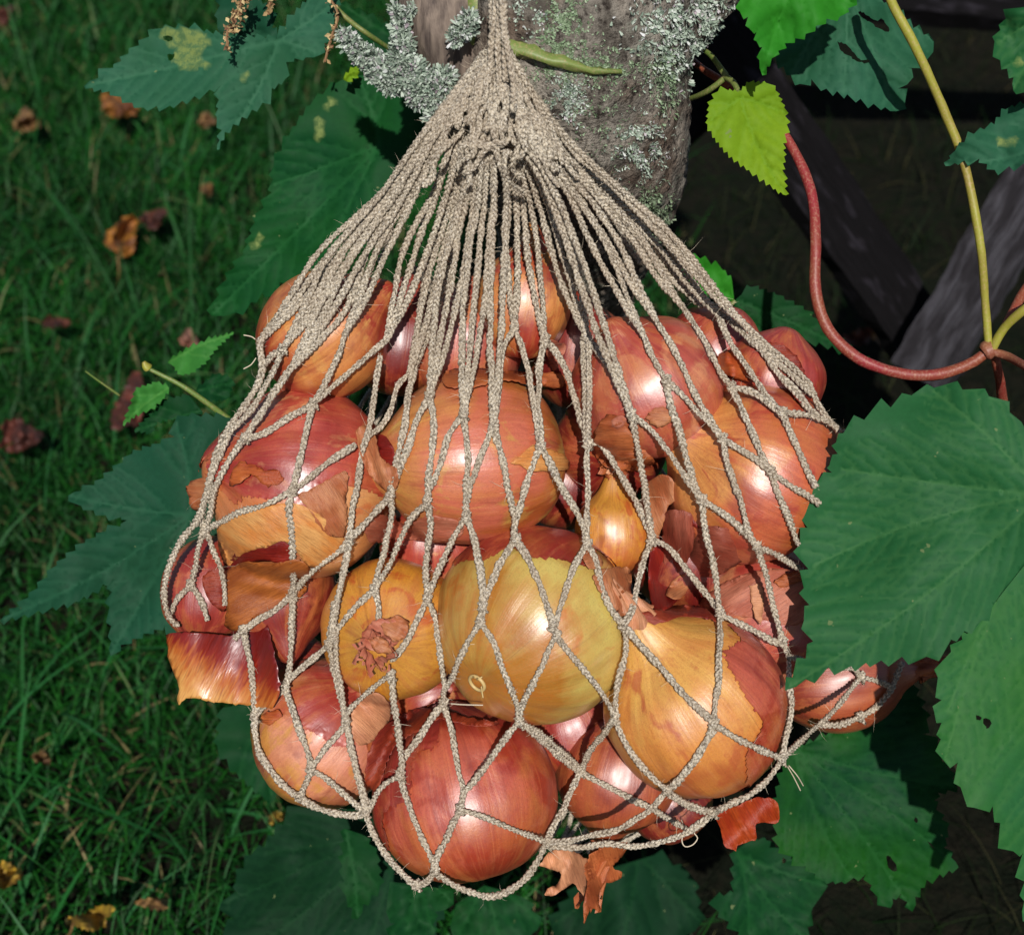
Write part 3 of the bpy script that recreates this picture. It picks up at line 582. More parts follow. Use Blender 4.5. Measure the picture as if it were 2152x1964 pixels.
onion('o11', 790, 672, 104, .652, (.1, .5, .2), 1.1, 'small dark red onion behind the cords right of the upper left onion', m_dred, 4.9)
onion('o12', 915, 680, 118, .645, (.1, .8, .2), 1.0, 'dull rose onion mostly hidden behind the central cord bundle', m_pin2, 16.)
onion('o13', 1030, 596, 98, .632, (.12, .97, .1), 1.15, 'topmost orange onion pointing up into the gathered cords', m_org2, 18., neck=.45)
onion('o14', 1275, 762, 152, .612, (-.35, .55, .35), .95, 'rose pink onion with a bright glint right of centre', m_pin2, 20.5)
onion('o15', 1200, 875, 112, .655, (0, -.3, .9), 1.0, 'dark red onion with a rough brown top below the glinting one', m_dred, 22.3, tuft=(.15, (.3, .3, 1), .2), tuft_mat='paper_brown')
onion('o16', 1485, 932, 182, .610, (-.86, .42, .30), .95, 'striped pink onion at right partly behind the big leaf', m_r16, 8.3, neck=.28)
onion('o17', 1520, 748, 104, .640, (.2, .7, .2), 1.0, 'small red onion at the upper right shoulder of the bag', m_red, 24., neck=.04)
onion('o18', 1206, 1050, 78, .638, (0, .98, .1), 1.1, 'little straw coloured onion with fan lines between larger onions', m_yellow, 26.2, neck=.5, tuft=(.35, (0, 1, 0), .05))
onion('o20', 1510, 1205, 150, .640, (.5, .4, .5), 1.0, 'dull pink onion beside the big leaf edge', m_pin2, 28.1)
onion('o21', 1650, 1338, 104, .690, (.93, .12, .0), 1.28, 'brown red onion sticking out at lower right under the leaf', m_brn, 13.3, neck=.3, tuft=(.6, (1, .3, 0), .12), tuft_mat='paper_brown')
onion('o22', 1216, 1520, 122, .668, (-.15, -.93, -.1), 1.0, 'red brown onion in the bottom row between two larger ones', m_brn, 30.3, neck=.35, tuft=(.7, (-.3, -.6, 0), .12), tuft_mat='paper_brown')
onion('o23', 1130, 1425, 110, .685, (-.2, .5, .2), 1.0, 'dark reddish onion deep in the gap under the green one', m_red, 32.)
onion('o24', 1315, 1570, 88, .690, (.3, -.4, -.2), 1.0, 'small dark red onion at the bottom right edge of the net', m_dred, 34.)
onion('o25', 850, 1070, 105, .668, (0, .5, .5), 1.0, 'rust red onion deep between the left middle onions', m_tanred, 36.)
onion('o26', 1355, 1085, 122, .655, (0, .5, .5), 1.0, 'dark red onion deep among loose skins at centre right', m_dred, 38.)
onion('o27', 570, 1325, 88, .690, (0, .5, .5), 1.0, 'dark red onion deep above the lower left onion', m_dred, 40.)
onion('o28', 1405, 700, 104, .665, (.3, .5, .2), 1.0, 'red onion behind the right hand cord fan', m_red, 42., neck=.04)

onion('o29', 1140, 700, 104, .662, (0, .8, .2), 1.05, 'dark red onion behind the cords right of the topmost onion', m_dred, 44.)

onion('o30', 1110, 950, 92, .672, (.3, .8, .2), 1.05, 'dark red onion in the gap between the side lying onion and the small straw one', m_dred, 46.)
onion('o31', 850, 1372, 78, .688, (.3, .2, .5), 1.0, 'rust coloured onion peeping between the amber one and the bottom one', m_tanred, 48.)

# ------------------------------------------------------------------ depth map of the packed onions (what the net is stretched over)
bv = bvh_of([o.get('obj') for o in ONI.values()]+[c for o in ONI.values() for c in o['th'].children if c.name.startswith('skin_layer')])
MX0, MY0, MS = 280, 380, 8; MW, MH = 210, 195
DM = np.full((MH, MW), np.nan)
for j in range(MH):
    for i in range(MW):
        d = Vector(P(MX0+i*MS, MY0+j*MS, 1)-CP); L = d.length; h = bv.ray_cast(Vector(CP), d/L)
        if h[0] is not None: DM[j, i] = h[3]/L
raw = DM.copy()
for _ in range(60):                                   # spread outward where nothing is hit
    if not np.isnan(DM).any(): break
    pad = np.pad(DM, 1, constant_values=np.nan); st = np.stack([pad[a:a+MH, b:b+MW] for a in range(3) for b in range(3)])
    with np.errstate(all='ignore'):
        import warnings; warnings.simplefilter('ignore'); mn = np.nanmean(st, 0)
    DM = np.where(np.isnan(DM), mn+.0012, DM)
DM = np.where(np.isnan(DM), .72, DM)
def filt(A, r, fn):
    pad = np.pad(A, r, mode='edge'); st = np.stack([pad[a:a+MH, b:b+MW] for a in range(2*r+1) for b in range(2*r+1)]); return fn(st, 0)
DN = filt(filt(DM, 3, np.min), 3, np.mean); DF = filt(DM, 1, np.min)
def samp_map(A, x, y):
    u = np.clip((np.asarray(x, float)-MX0)/MS, 0, MW-1.001); v = np.clip((np.asarray(y, float)-MY0)/MS, 0, MH-1.001); i = u.astype(int); j = v.astype(int); fu = u-i; fv = v-j
    return (A[j, i]*(1-fu)+A[j, i+1]*fu)*(1-fv)+(A[j+1, i]*(1-fu)+A[j+1, i+1]*fu)*fv

# ------------------------------------------------------------------ net bag
bag = thing('net_bag', 'knotted beige twine net bag hanging full of onions', 'net bag', P(1060, 1300, .75))
def yarn_cord(path, r, pitch=.0074, step=.0007, name='cord', k=3, sides=5, seed=0, fuzz=True):
    L = np.concatenate([[0], np.cumsum(np.linalg.norm(np.diff(path, axis=0), axis=1))]); n = max(4, int(L[-1]/step)); s = np.linspace(0, L[-1], n)
    p = np.stack([np.interp(s, L, path[:, a]) for a in range(3)], 1); T, N, B = frames(p)
    rs = np.random.RandomState(seed); wob = np.interp(s, np.linspace(0, L[-1]+1e-6, max(3, int(L[-1]/.003))), 1+rs.uniform(-.24, .24, max(3, int(L[-1]/.003))))
    ps = []; ph0 = rs.uniform(0, 6.28)
    for q in range(k):
        a = s/pitch*2*math.pi+q*2*math.pi/k+ph0+.5*np.sin(s*300+seed); c_ = p+(N*np.sin(a)[:, None]*.66+B*np.sin(2*a)[:, None]*.42)*(r*wob)[:, None]
        ps.append(tube(c_, r*.47*wob, sides))
    v, f = join(ps); mesh_obj(name, v, f, M['twine'], bag); FUZZ.append((p, r, rs)); return p
FUZZ = []; CI = [0]; NODES = []
def hull_lower(s, d):
    h = []
    for i in range(len(s)):
        while len(h) >= 2 and (d[h[-1]]-d[h[-2]])*(s[i]-s[h[-2]]) >= (d[i]-d[h[-2]])*(s[h[-1]]-s[h[-2]]): h.pop()
        h.append(i)
    return np.interp(s, s[h], d[h])
CR = .00144
def cord(c, pts, dbl=False):
    p2 = catmull(S(c, pts) if c else pts, 5.0); rs = np.random.RandomState(CI[0]+50); CI[0] += 1; n = len(p2)
    p2 = p2+np.stack([np.convolve(rs.normal(0, 1.6, n+6), np.ones(7)/7, 'valid')]*2, 1)*np.array([1, .3])
    s = np.concatenate([[0], np.cumsum(np.hypot(*np.diff(p2, axis=0).T))])
    fine = samp_map(DF, p2[:, 0], p2[:, 1])-CR*.9; fine[0] = samp_map(DN, *p2[0])-CR; fine[-1] = samp_map(DN, *p2[-1])-CR
    d = hull_lower(s, np.minimum(fine, samp_map(DN, p2[:, 0], p2[:, 1])+.012)); NODES.extend([tuple(p2[0]), tuple(p2[-1])])
    yarn_cord(PA(p2[:, 0], p2[:, 1], d), CR*rs.uniform(.92, 1.08), seed=CI[0])
for c, ls in {
 'E': [[(960,130),(900,230),(885,360),(870,500),(860,590),(850,640)],[(960,130),(1000,220),(1030,340),(1055,480),(1075,600),(1100,750)],
  [(1120,185),(1095,300),(1090,420),(1085,540),(1095,650),(1100,750)],[(1120,185),(1180,250),(1240,370),(1275,480),(1310,600),(1350,740)],
  [(1325,170),(1330,300),(1335,430),(1335,560),(1335,660),(1350,740)],[(1355,170),(1355,300),(1358,430),(1355,560),(1352,660),(1350,740)],[(1340,170),(1430,280),(1500,400),(1560,520),(1580,580)],
  [(1580,580),(1605,700),(1625,830),(1650,960),(1665,1080),(1690,1240)],[(1580,580),(1680,660),(1770,770),(1850,890),(1930,1010),(1950,1040)],
  [(1350,740),(1345,850),(1350,960),(1345,1100),(1345,1270)],[(1350,740),(1410,735),(1450,780),(1510,880),(1575,990),(1640,1120),(1690,1240)],
  [(1100,750),(1060,840),(1020,960),(990,1080),(965,1160),(965,1240)],[(1100,750),(1160,860),(1220,980),(1280,1080),(1330,1190),(1345,1270)],
  [(850,640),(870,720),(900,840),(925,960),(950,1080),(965,1160)],[(850,640),(800,760),(760,870),(725,970),(705,1050),(705,1120)],
  [(690,580),(705,700),(715,820),(705,960),(705,1050)],[(690,580),(620,670),(585,790),(555,880),(515,970),(495,1050)],
  [(510,490),(535,600),(530,720),(515,850),(500,960),(495,1050)],[(510,490),(450,590),(410,710),(370,830),(330,920),(300,1020)],
  [(430,330),(400,480),(385,620),(350,770),(320,900),(300,1020)],[(400,370),(340,440),(300,570),(250,650),(190,690)],
  [(250,270),(230,400),(210,540),(190,650),(150,800),(130,950),(100,1080),(85,1230)],[(280,190),(150,300),(60,380),(-104,520)],
  [(300,1020),(240,1080),(150,1180),(85,1240)],[(300,1020),(310,1100),(290,1220),(260,1340),(230,1440),(220,1510)],
  [(495,1050),(430,1110),(370,1210),(310,1350),(270,1420),(220,1510)],[(495,1050),(515,1150),(500,1280),(490,1400),(500,1560)],
  [(705,1120),(640,1230),(590,1340),(540,1450),(500,1560)],[(705,1120),(740,1220),(770,1350),(790,1480),(790,1600)],
  [(965,1240),(900,1340),(850,1450),(810,1540),(790,1600)],[(965,1240),(1020,1320),(1070,1430),(1120,1550),(1160,1690)],
  [(1345,1270),(1270,1400),(1230,1530),(1190,1650),(1165,1720)],[(1345,1270),(1385,1340),(1420,1480),(1460,1590),(1530,1690)],
  [(1690,1240),(1640,1370),(1610,1500),(1580,1620),(1540,1690)],[(1690,1240),(1780,1290),(1880,1410),(1960,1510),(2045,1620)],
  [(220,1510),(140,1580),(60,1670),(-10,1760)],[(220,1510),(240,1600),(240,1710)],[(85,1240),(60,1400),(30,1540),(5,1680),(-10,1760)],[(85,1240),(30,1310),(-60,1370),(-150,1450),(-214,1530)],
  [(500,1560),(450,1660),(400,1764),(350,1842),(305,1882)],[(500,1560),(540,1660),(550,1764),(570,1880),(590,2040)],[(790,1600),(780,1682)]],
 'H': [[(780,110),(710,220),(660,330),(620,420),(590,470),(585,540)],[(780,110),(850,220),(900,360),(945,470),(975,550),(985,640)],
  [(305,390),(230,440),(150,510),(80,580),(65,630)],[(305,390),(320,520),(340,640),(355,760),(365,850),(355,920)],[(585,540),(500,650),(440,740),(380,820),(360,860)],
  [(585,540),(620,650),(645,780),(665,900),(690,1000),(675,1100)],[(985,640),(900,740),(820,850),(740,960),(690,1010)],[(980,630),(1075,705),(1175,797),(1265,870),(1310,900)],[(1000,640),(1090,690),(1190,775),(1280,850),(1310,900)],
  [(1180,180),(1140,260),(1090,370),(1050,450),(1000,550),(985,640)],[(1180,180),(1260,280),(1360,400),(1440,510),(1490,600)],
  [(1545,130),(1550,260),(1520,380),(1500,500),(1490,620)],[(1545,130),(1620,220),(1730,340),(1830,460),(1930,560),(2018,640)],
  [(1490,620),(1430,700),(1360,790),(1310,890)],[(1490,620),(1540,730),(1610,840),(1690,930),(1770,1000)],[(1310,900),(1400,950),(1500,1000),(1590,1050),(1680,1090),(1760,1140),(1850,1190),(1885,1215)],
  [(1310,900),(1260,1000),(1220,1090),(1170,1180),(1130,1270)],[(675,1100),(800,1140),(940,1200),(1050,1240),(1130,1270)],[(675,1100),(640,1170),(600,1260),(555,1340),(540,1420)],
  [(355,920),(380,1010),(420,1130),(470,1250),(520,1350),(540,1430)],[(355,920),(280,960),(230,1020),(200,1080),(165,1120)],[(65,640),(100,780),(130,900),(165,1020),(180,1110)],
  [(15,190),(20,340),(40,450),(65,630)],[(165,1120),(210,1220),(260,1310),(330,1400),(420,1490),(440,1500)],[(440,1500),(490,1485),(540,1430)],
  [(540,1430),(640,1500),(740,1540),(830,1560),(930,1530),(1010,1470),(1070,1390),(1130,1280)],[(1130,1270),(1250,1265),(1370,1235),(1500,1210),(1600,1150),(1680,1100),(1770,1000)],
  [(1150,1290),(1300,1300),(1450,1280),(1580,1295),(1700,1280),(1800,1250),(1880,1220),(1960,1160),(2016,1115)],[(1770,1000),(1840,930),(1920,830),(2016,680)],[(1770,1005),(1850,1060),(1940,1090),(2016,1115)]],
 'G': [[(1290,150),(1380,90),(1460,40),(1550,-40)],[(1290,150),(1310,260),(1330,370),(1345,480),(1350,610)],[(1290,150),(1240,200),(1195,260)],[(1350,610),(1350,700),(1380,810),(1440,900),(1510,980),(1590,1040)],
  [(1350,600),(1400,550),(1460,500),(1510,460)],[(1550,-40),(1545,120),(1540,250),(1530,380),(1510,460)],[(1510,430),(1600,350),(1680,280),(1740,230)],[(1770,0),(1760,100),(1745,200),(1760,320),(1785,430),(1820,560),(1829,640)],
  [(1774,170),(1760,200),(1740,230)],[(1510,460),(1550,570),(1590,690),(1630,800),(1645,870)],[(1829,640),(1800,690),(1730,770),(1680,840),(1645,880)],[(1829,640),(1860,780),(1890,920),(1925,1040),(1945,1110)],
  [(1645,890),(1620,960),(1590,1030)],[(1645,890),(1720,930),(1800,1000),(1870,1060),(1929,1110)],[(1590,1040),(1680,1090),(1780,1120),(1880,1130),(1935,1120)]],
 'D': [[(1370,200),(1380,270),(1390,330),(1360,430),(1300,530),(1220,640),(1150,780),(1120,880),(1090,1000),(1050,1130),(960,1250),(900,1380),(870,1500),(890,1640),(940,1700)],
  [(1500,230),(1460,330),(1400,440),(1330,560),(1230,660),(1170,780),(1130,880),(1100,1000),(1070,1130),(1080,1200)],[(1560,300),(1500,400),(1420,520),(1350,620),(1300,700)],[(1830,30),(1760,120),(1650,230),(1540,340),(1450,470),(1380,580),(1300,700)],
  [(1290,710),(1230,800),(1175,890),(1135,990),(1115,1100),(1080,1200)],[(1290,710),(1400,680),(1520,600),(1620,550),(1660,520)],[(1660,520),(1630,640),(1600,770),(1570,900),(1550,980)],
  [(1550,980),(1530,1080),(1545,1200),(1550,1350),(1555,1480),(1550,1530)],[(1884,740),(1760,820),(1650,910),(1550,980),(1400,1060),(1270,1100),(1150,1160),(1080,1200)],
  [(1080,1200),(1050,1290),(1030,1400),(1010,1480)],[(1090,1200),(1130,1300),(1170,1400),(1190,1510),(1190,1590)],[(1010,1480),(940,1560),(900,1630)],[(1010,1480),(1060,1560),(1100,1670)],
  [(1550,1530),(1545,1640),(1550,1764)],[(1849,1240),(1830,1370),(1800,1500),(1770,1620),(1754,1764)],[(1830,150),(1790,270),(1730,400),(1660,520)],[(1500,230),(1470,250),(1440,270),(1390,330)]],
 'F': [[(0,160),(40,260),(90,350),(120,400)],[(120,400),(140,520),(180,630),(210,740),(240,850),(280,960),(305,1030)],[(120,400),(210,480),(290,570),(360,640),(420,710)],
  [(60,70),(130,180),(190,290),(240,400),(300,520),(350,600),(420,710)],[(420,710),(440,820),(480,940),(520,1050),(545,1150),(560,1210),(600,1280)],[(420,710),(520,770),(600,820),(675,885)],
  [(200,0),(280,120),(350,240),(410,360),(465,435)],[(465,435),(520,550),(570,660),(620,780),(675,885)],[(465,435),(570,460),(650,510),(735,570)],[(400,60),(450,180),(520,290),(590,390),(650,480),(735,570)],
  [(735,570),(780,680),(830,790),(880,900),(915,965)],[(735,570),(840,580),(930,600),(1010,640),(1055,695)],[(560,130),(640,250),(720,370),(800,450),(870,540),(930,600)],[(300,0),(420,20),(560,130),(680,240),(790,330),(880,420),(930,540),(1055,695)],
  [(420,50),(540,160),(650,260),(760,350),(860,440),(910,480)],
  [(675,885),(720,1010),(770,1130),(810,1240),(830,1280)],[(675,885),(780,960),(870,1010),(935,1055)],[(305,1030),(320,1130),(340,1250),(370,1370),(385,1480),(405,1635)],[(305,1030),(400,1090),(490,1160),(560,1230),(600,1280)],
  [(600,1280),(640,1400),(670,1520),(700,1640),(740,1790)],[(600,1280),(700,1320),(780,1370),(850,1410)]],
 'I': [[(405,65),(405,200),(400,330),(395,450),(380,560),(375,645)],[(405,65),(500,110),(600,160),(690,210),(740,218)],[(740,218),(765,290),(770,420),(785,540),(770,660),(745,770),(735,830)],[(762,290),(840,305)],
  [(375,645),(470,710),(570,760),(660,800),(735,830)],[(375,645),(310,780),(230,890),(170,970),(127,1000)],[(127,1005),(220,1070),(290,1100),(373,1115)],[(735,835),(660,940),(580,1010),(480,1060),(373,1115)],
  [(735,835),(840,730),(930,650),(1030,550),(1100,460),(1150,400)],[(1150,400),(1240,420),(1310,450)],[(1150,400),(1110,350),(1030,350)],[(1150,610),(1230,560),(1300,480),(1340,400),(1370,320)],
  [(930,650),(1050,650),(1150,610)]]}.items():
    for l in ls: cord(c, l)

# fan of cords from the gathered neck
FAN = [(544,719,3),(595,731,3),(619,759,3),(726,652,2),(726,700,2),(811,715,3),(871,771,3),(859,787,2),(902,834,3),(974,870,3),(1037,894,2),(1081,692,2),(1144,713,2),(1232,707,3),(1327,870,2),(1352,703,2),(1376,668,2),(1431,640,2),(1471,640,3),(1500,610,2),(1511,664,2),(1574,692,2)]
def fan_t(ex, ey):                                   # sideways place of a cord in the fan, from the direction of its end
    a = (ex-1050)/(ey-160); return float(np.clip(a/(.78 if a < 0 else .98), -1.0, 1.0))
rf = np.random.RandomState(3)
def fan_cord(ex, ey, off, lay, seed, d_end, name='cord'):
    t_ = fan_t(ex, ey)+off*.055
    x3, x4 = (1045+t_*165, 1052+t_*228) if t_ < 0 else (1045+t_*152, 1060+t_*232)
    pts = [(1044+t_*26+rf.uniform(-6, 6), 112+rf.uniform(-6, 30)), (1045+t_*(92 if t_ < 0 else 80)+rf.uniform(-6, 6), 205), (x3+rf.uniform(-4, 4), 305), (x4+rf.uniform(-4, 4), 395)]
    k = abs(t_); xm, ym = x4+(ex-x4)*.42, 395+(ey-395)*.40; sg = -1 if t_ < 0 else 1
    dx, dy = ex-x4, ey-395; L = math.hypot(dx, dy); pts.append((xm+off*15*dy/L+(8*k*sg if k > .55 else 0), ym-off*15*dx/L*.6))
    pts.append((x4+dx*.75+off*12*dy/L, 395+dy*.75-off*9*dx/L*.6)); pts.append((ex, ey)); p2 = catmull(pts, 5.); n = len(p2)
    p2 = p2+np.stack([np.convolve(rf.normal(0, 5., n+12), np.ones(13)/13, 'valid')*np.sin(np.linspace(.2, math.pi, n)), np.zeros(n)], 1)
    yn = np.clip((p2[:, 1]-110)/(ey-110), 0, 1); d0 = .588+lay
    d = d0+(d_end-d0)*yn**.85-.014*np.sin(np.pi*np.clip((p2[:, 1]-110)/330, 0, 1))*(1-.5*min(1, k))
    if name == 'cord':
        surf = samp_map(DF, p2[:, 0], p2[:, 1])-CR; d = np.where(p2[:, 1] > 470, np.minimum(d, surf), d); d = np.convolve(np.pad(d, 3, mode='edge'), np.ones(7)/7, 'valid')
    yarn_cord(PA(p2[:, 0], p2[:, 1], d), CR*rf.uniform(.9, 1.05), seed=seed, name=name)
    if name == 'cord': FP.append(np.stack([p2[:, 0], p2[:, 1], d], 1))
FP = []
q = 0
for ex, ey, m in FAN:
    for k in range(m):
        q += 1; fan_cord(ex, ey, k-(m-1)/2, rf.uniform(-.003, .006), 900+q, float(samp_map(DN, ex, ey))-CR)
for k in range(12):                                   # cords that run down to the far half of the net
    u = k/11; fan_cord(640+u*860, 600-90*math.sin(u*math.pi), 0, .012, 1100+k, .675+.05*math.sin(u*math.pi), 'rear_cord')
FPA = np.vstack(FP)
def fd(x, y):
    k = np.hypot(FPA[:, 0]-x, FPA[:, 1]-y); m = k < 24
    return float(FPA[m, 2].min()) if m.any() else float(FPA[k.argmin(), 2])
# hanging loops above the neck and the lashings round it
for pts in ([(1030,150,.580),(1032,100,.578),(1040,40,.577),(1042,-40,.577)],[(1050,170,.579),(1046,100,.575),(1050,40,.575),(1052,-40,.575)],[(1078,235,.572),(1080,190,.571),(1072,130,.571),(1060,60,.572),(1054,-40,.573)],[(1036,160,.583),(1036,90,.580),(1034,30,.580),(1036,-40,.580)],
            [(1062,170,.576),(1062,110,.573),(1058,40,.572),(1058,-40,.572)]):
    yarn_cord(catmull([P(*p) for p in pts], .002), CR, seed=int(pts[0][0]), name='hanging_loop')
def wound(xy, r, seed, name, lift=0.):
    p = catmull(xy, 9.); d = np.array([fd(x, y) for x, y in p]); d = np.convolve(np.pad(d, 5, mode='edge'), np.ones(11)/11, 'valid')-CR*.7-lift
    d[0] += CR*.8; d[-1] += CR*.8; w = PA(p[:, 0], p[:, 1], d); yarn_cord(catmull(w, .0015), r, seed=seed, name=name)
for q in range(4):
    y = rf.uniform(275, 400); w = 50+(y-110)*.5; x0 = 1045+rf.uniform(-.9, .4)*w; x1 = x0+rf.uniform(.3, .7)*w; a = rf.uniform(-40, 40)
    wound([(x0+(x1-x0)*f_, y+a*(f_-.5)+rf.uniform(-9, 9)+16*math.sin(3*f_+q)) for f_ in np.linspace(0, 1, 5)], CR*.85, 70+q, 'lashing')
for q in range(60):                                   # the wound mass above the fan
    t0 = rf.uniform(-1, 1); y0 = rf.uniform(115, 320); L = rf.uniform(40, 120); xy = []
    for f_ in np.linspace(0, 1, 5):
        y = y0+L*f_; w = (26+(y-112)*.62 if y < 300 else 143+(y-300)*.7); tt = t0+rf.uniform(-.06, .06)+.12*math.sin(f_*3+q)*(1-abs(t0)); xy.append((1044+w*tt*.92, y+rf.uniform(-6, 6)))
    wound(xy, CR*rf.uniform(.8, 1), 90+q, 'gathered_cord', rf.uniform(0, .0008))
# knots where cords meet
nd = []; 
for p in NODES:
    for q in nd:
        if math.hypot(p[0]-q[0][0], p[1]-q[0][1]) < 13: q[0][0] = (q[0][0]*q[1]+p[0])/(q[1]+1); q[0][1] = (q[0][1]*q[1]+p[1])/(q[1]+1); q[1] += 1; break
    else: nd.append([[p[0], p[1]], 1])
for i, (q, k) in enumerate(nd):
    if k < 2 or q[1] < 640: continue
    x, y = q; rs = np.random.RandomState(i+5); d = float(samp_map(DN, x, y))-CR*1.25; a = np.linspace(0, 2*math.pi*2.1, 26)
    pts = np.stack([x+6.5*np.cos(a)+rs.uniform(-1, 1), y+np.linspace(-10, 11, 26)+2*np.sin(a)], 1); dd = d-.0011*np.sin(a)
    yarn_cord(PA(pts[:, 0], pts[:, 1], dd), CR*.9, seed=300+i, name='knot', fuzz=False)
# back half of the net: a plain diamond lattice over the far side of the bag
def back(u, v):                                       # u in 0..1 across, v in 0..1 down
    y = 560+v*1230; w = (.30+.70*math.sin(min(1, v*1.25)*math.pi/2))*640*math.sqrt(max(.03, 1-max(0, (v-.55)/.47)**2))
    x = 1040+60*v+(u*2-1)*w*.86; return P(x, y, .735+.02*v+.075*math.sin(math.pi*u)*math.sin(math.pi*min(1, .15+v*.8)))
for i in range(13):
    for sgn in (-1, 1):
        path = [];
        for k in range(41):
            v = k/40; tri = abs(((v*5+(0 if sgn > 0 else 1)) % 2)-1); u = (i+.5+(tri-.5)*1.0)/13; path.append(back(u, v))
        yarn_cord(catmull(path, .004), CR*.9, step=.0016, sides=4, seed=500+i*2+sgn, pitch=.006)
# loose fibres
fv, ff, o_ = [], [], 0
for p, r, rs in FUZZ:
    n = int(len(p)/3.2)
    for _ in range(n):
        i = rs.randint(0, len(p)); d = rs.normal(size=3); d /= np.linalg.norm(d); L = rs.exponential(.0019)+.0008; q0 = p[i]+d*r*.8
        dd = rs.normal(size=3); dd /= np.linalg.norm(dd); q1 = q0+(d+dd*.4)*L*.5; q2 = q1+(d*.5+dd)*L*.5; w = np.cross(d, dd); w = w/(np.linalg.norm(w)+1e-9)*.00006
        w2 = np.cross(d, w); fv += [q0-w, q0+w, q0+w2, q1-w, q1+w, q1+w2, q2]
        ff += [(o_, o_+1, o_+4, o_+3), (o_+1, o_+2, o_+5, o_+4), (o_+2, o_, o_+3, o_+5), (o_+3, o_+4, o_+6), (o_+4, o_+5, o_+6), (o_+5, o_+3, o_+6)]; o_ += 7
fo = mesh_obj('loose_fibres', fv, ff, M['fibre'], bag, smooth=False); fo['kind'] = 'stuff'
for pts in ([(1432,1722,.655),(1438,1740,.65),(1433,1765,.648),(1440,1778,.648),(1456,1774,.648),(1466,1760,.648),(1458,1748,.648),(1466,1740,.65),(1470,1728,.655)],[(948,1478,.612),(975,1480,.610),(1015,1481,.609)],[(512,704,.66),(530,708,.66),(545,720,.66)],[(512,775,.66),(528,766,.66),(538,752,.66)],
            [(1655,1610,.66),(1668,1632,.665),(1682,1660,.67)],[(1658,1608,.66),(1676,1630,.662),(1688,1650,.668)]):
    v, f = tube(catmull([P(*p) for p in pts], .0015), .00028, 5); mesh_obj('loose_fibre', v, f, M['fibre'], bag)
t = NT('paper_flake'); g = t.attr('grain'); o = t.obj(); sp = t.n('ShaderNodeSeparateXYZ'); t.link(t.attr('grain'), sp.inputs[0])
nz = t.noise(t.vmul(g, (30, 5, 8)), 1, 3); ff_ = t.math('ADD', t.math('MULTIPLY', sp.outputs[1], 1.1), t.math('MULTIPLY', nz, .5)); ff_ = t.math('ADD', ff_, .25)
c = t.ramp(ff_, [(.2, lin(96, 12, 8)), (.45, lin(132, 30, 16)), (.6, lin(176, 92, 34)), (.85, lin(206, 150, 80))]); c = t.mix(t.ramp(t.noise(t.vmul(g, (70, 6, 8)), 1, 3), [(.5, 0.), (.7, .5)]), c, lin(100, 24, 14))
t.base(c); t.set(Roughness=.34, Specular_IOR_Level=.8); t.bump(nz, .3, .001); M['paper_flake'] = t.m
M['paper_rose'] = paper_mat('paper_rose', lin(156, 82, 62), lin(140, 60, 42))
M['paper_scrap'] = paper_mat('paper_scrap', lin(150, 46, 14), lin(166, 66, 20))
# ------------------------------------------------------------------ papery scraps of onion skin
def scrap(key, poly, lift, mat, name='skin_flap', wav=.0012, seed=1, rag=3., step=8, depth=None, grain_dir=(1, 0), curl=None, solid=.00016, over=False, pleat=8, label=None):
    """a dry flake: lies on the onion `key` (or floats at `depth`), lifted by lift(x, y) metres towards the viewer"""
    rs = np.random.RandomState(seed); pl = catmull(list(poly)+[poly[0]], 7)[:-1]; k = len(pl)
    pl = pl+np.stack([rs.normal(0, rag*.4, k), rs.normal(0, rag*.4, k)], 1)
    out = pl; X0, Y0 = out.min(0); X1, Y1 = out.max(0); gx_, gy_ = np.meshgrid(np.arange(X0, X1, step), np.arange(Y0, Y1, step)); gp = np.stack([gx_.ravel(), gy_.ravel()], 1)+rs.uniform(-2, 2, (gx_.size, 2)); gp = gp[in_poly(gp[:, 0], gp[:, 1], out)]
    vs, es, fs, *_ = geometry.delaunay_2d_cdt([Vector(q) for q in out]+[Vector(q) for q in gp], [], [list(range(len(out)))], 1, 1e-4)
    q = np.array([(v.x, v.y) for v in vs]); cx, cy = q.mean(0); 
    if depth is None: base = samp_map(DF, q[:, 0], q[:, 1])
    else: base = np.array([depth(x, y) for x, y in q]) if callable(depth) else np.full(len(q), depth)
    gd = np.array(grain_dir, float); gd /= np.linalg.norm(gd); gn = np.array([-gd[1], gd[0]])
    sz = max(X1-X0, Y1-Y0)
    w = np.array([wav*(noise.noise(Vector((np.dot((x, y), gn)/sz*pleat, np.dot((x, y), gd)/sz*1.6, seed)))*1.6+.14*noise.noise(Vector((x/sz*9, y/sz*9, seed)))) for x, y in q])
    l = np.array([lift(x, y) if callable(lift) else lift for x, y in q]); d = base-l-w
    if key and not over: d = np.maximum(d, samp_map(DN, q[:, 0], q[:, 1])-.0004)
    G = np.stack([(q-[cx, cy])@gn/250, (q-[cx, cy])@gd/250, np.full(len(q), seed*1.)], 1)
    par = ONI[key]['th'] if key else None
    V = PA(q[:, 0], q[:, 1], d)
    o = mesh_obj(name, V, [tuple(f) for f in fs], M[mat] if isinstance(mat, str) else mat, par, origin=(par['_w'] if par is not None else V.mean(0)), attrs={'grain': ('FLOAT_VECTOR', G)})
    sm = o.modifiers.new('thick', 'SOLIDIFY'); sm.thickness = solid; sm.offset = 0
    if label: tag(o, label, 'onion skin', 'loose scraps of onion skin')
    return o
D_ = lambda pts: [(x*DS, y*DS) for x, y in pts]
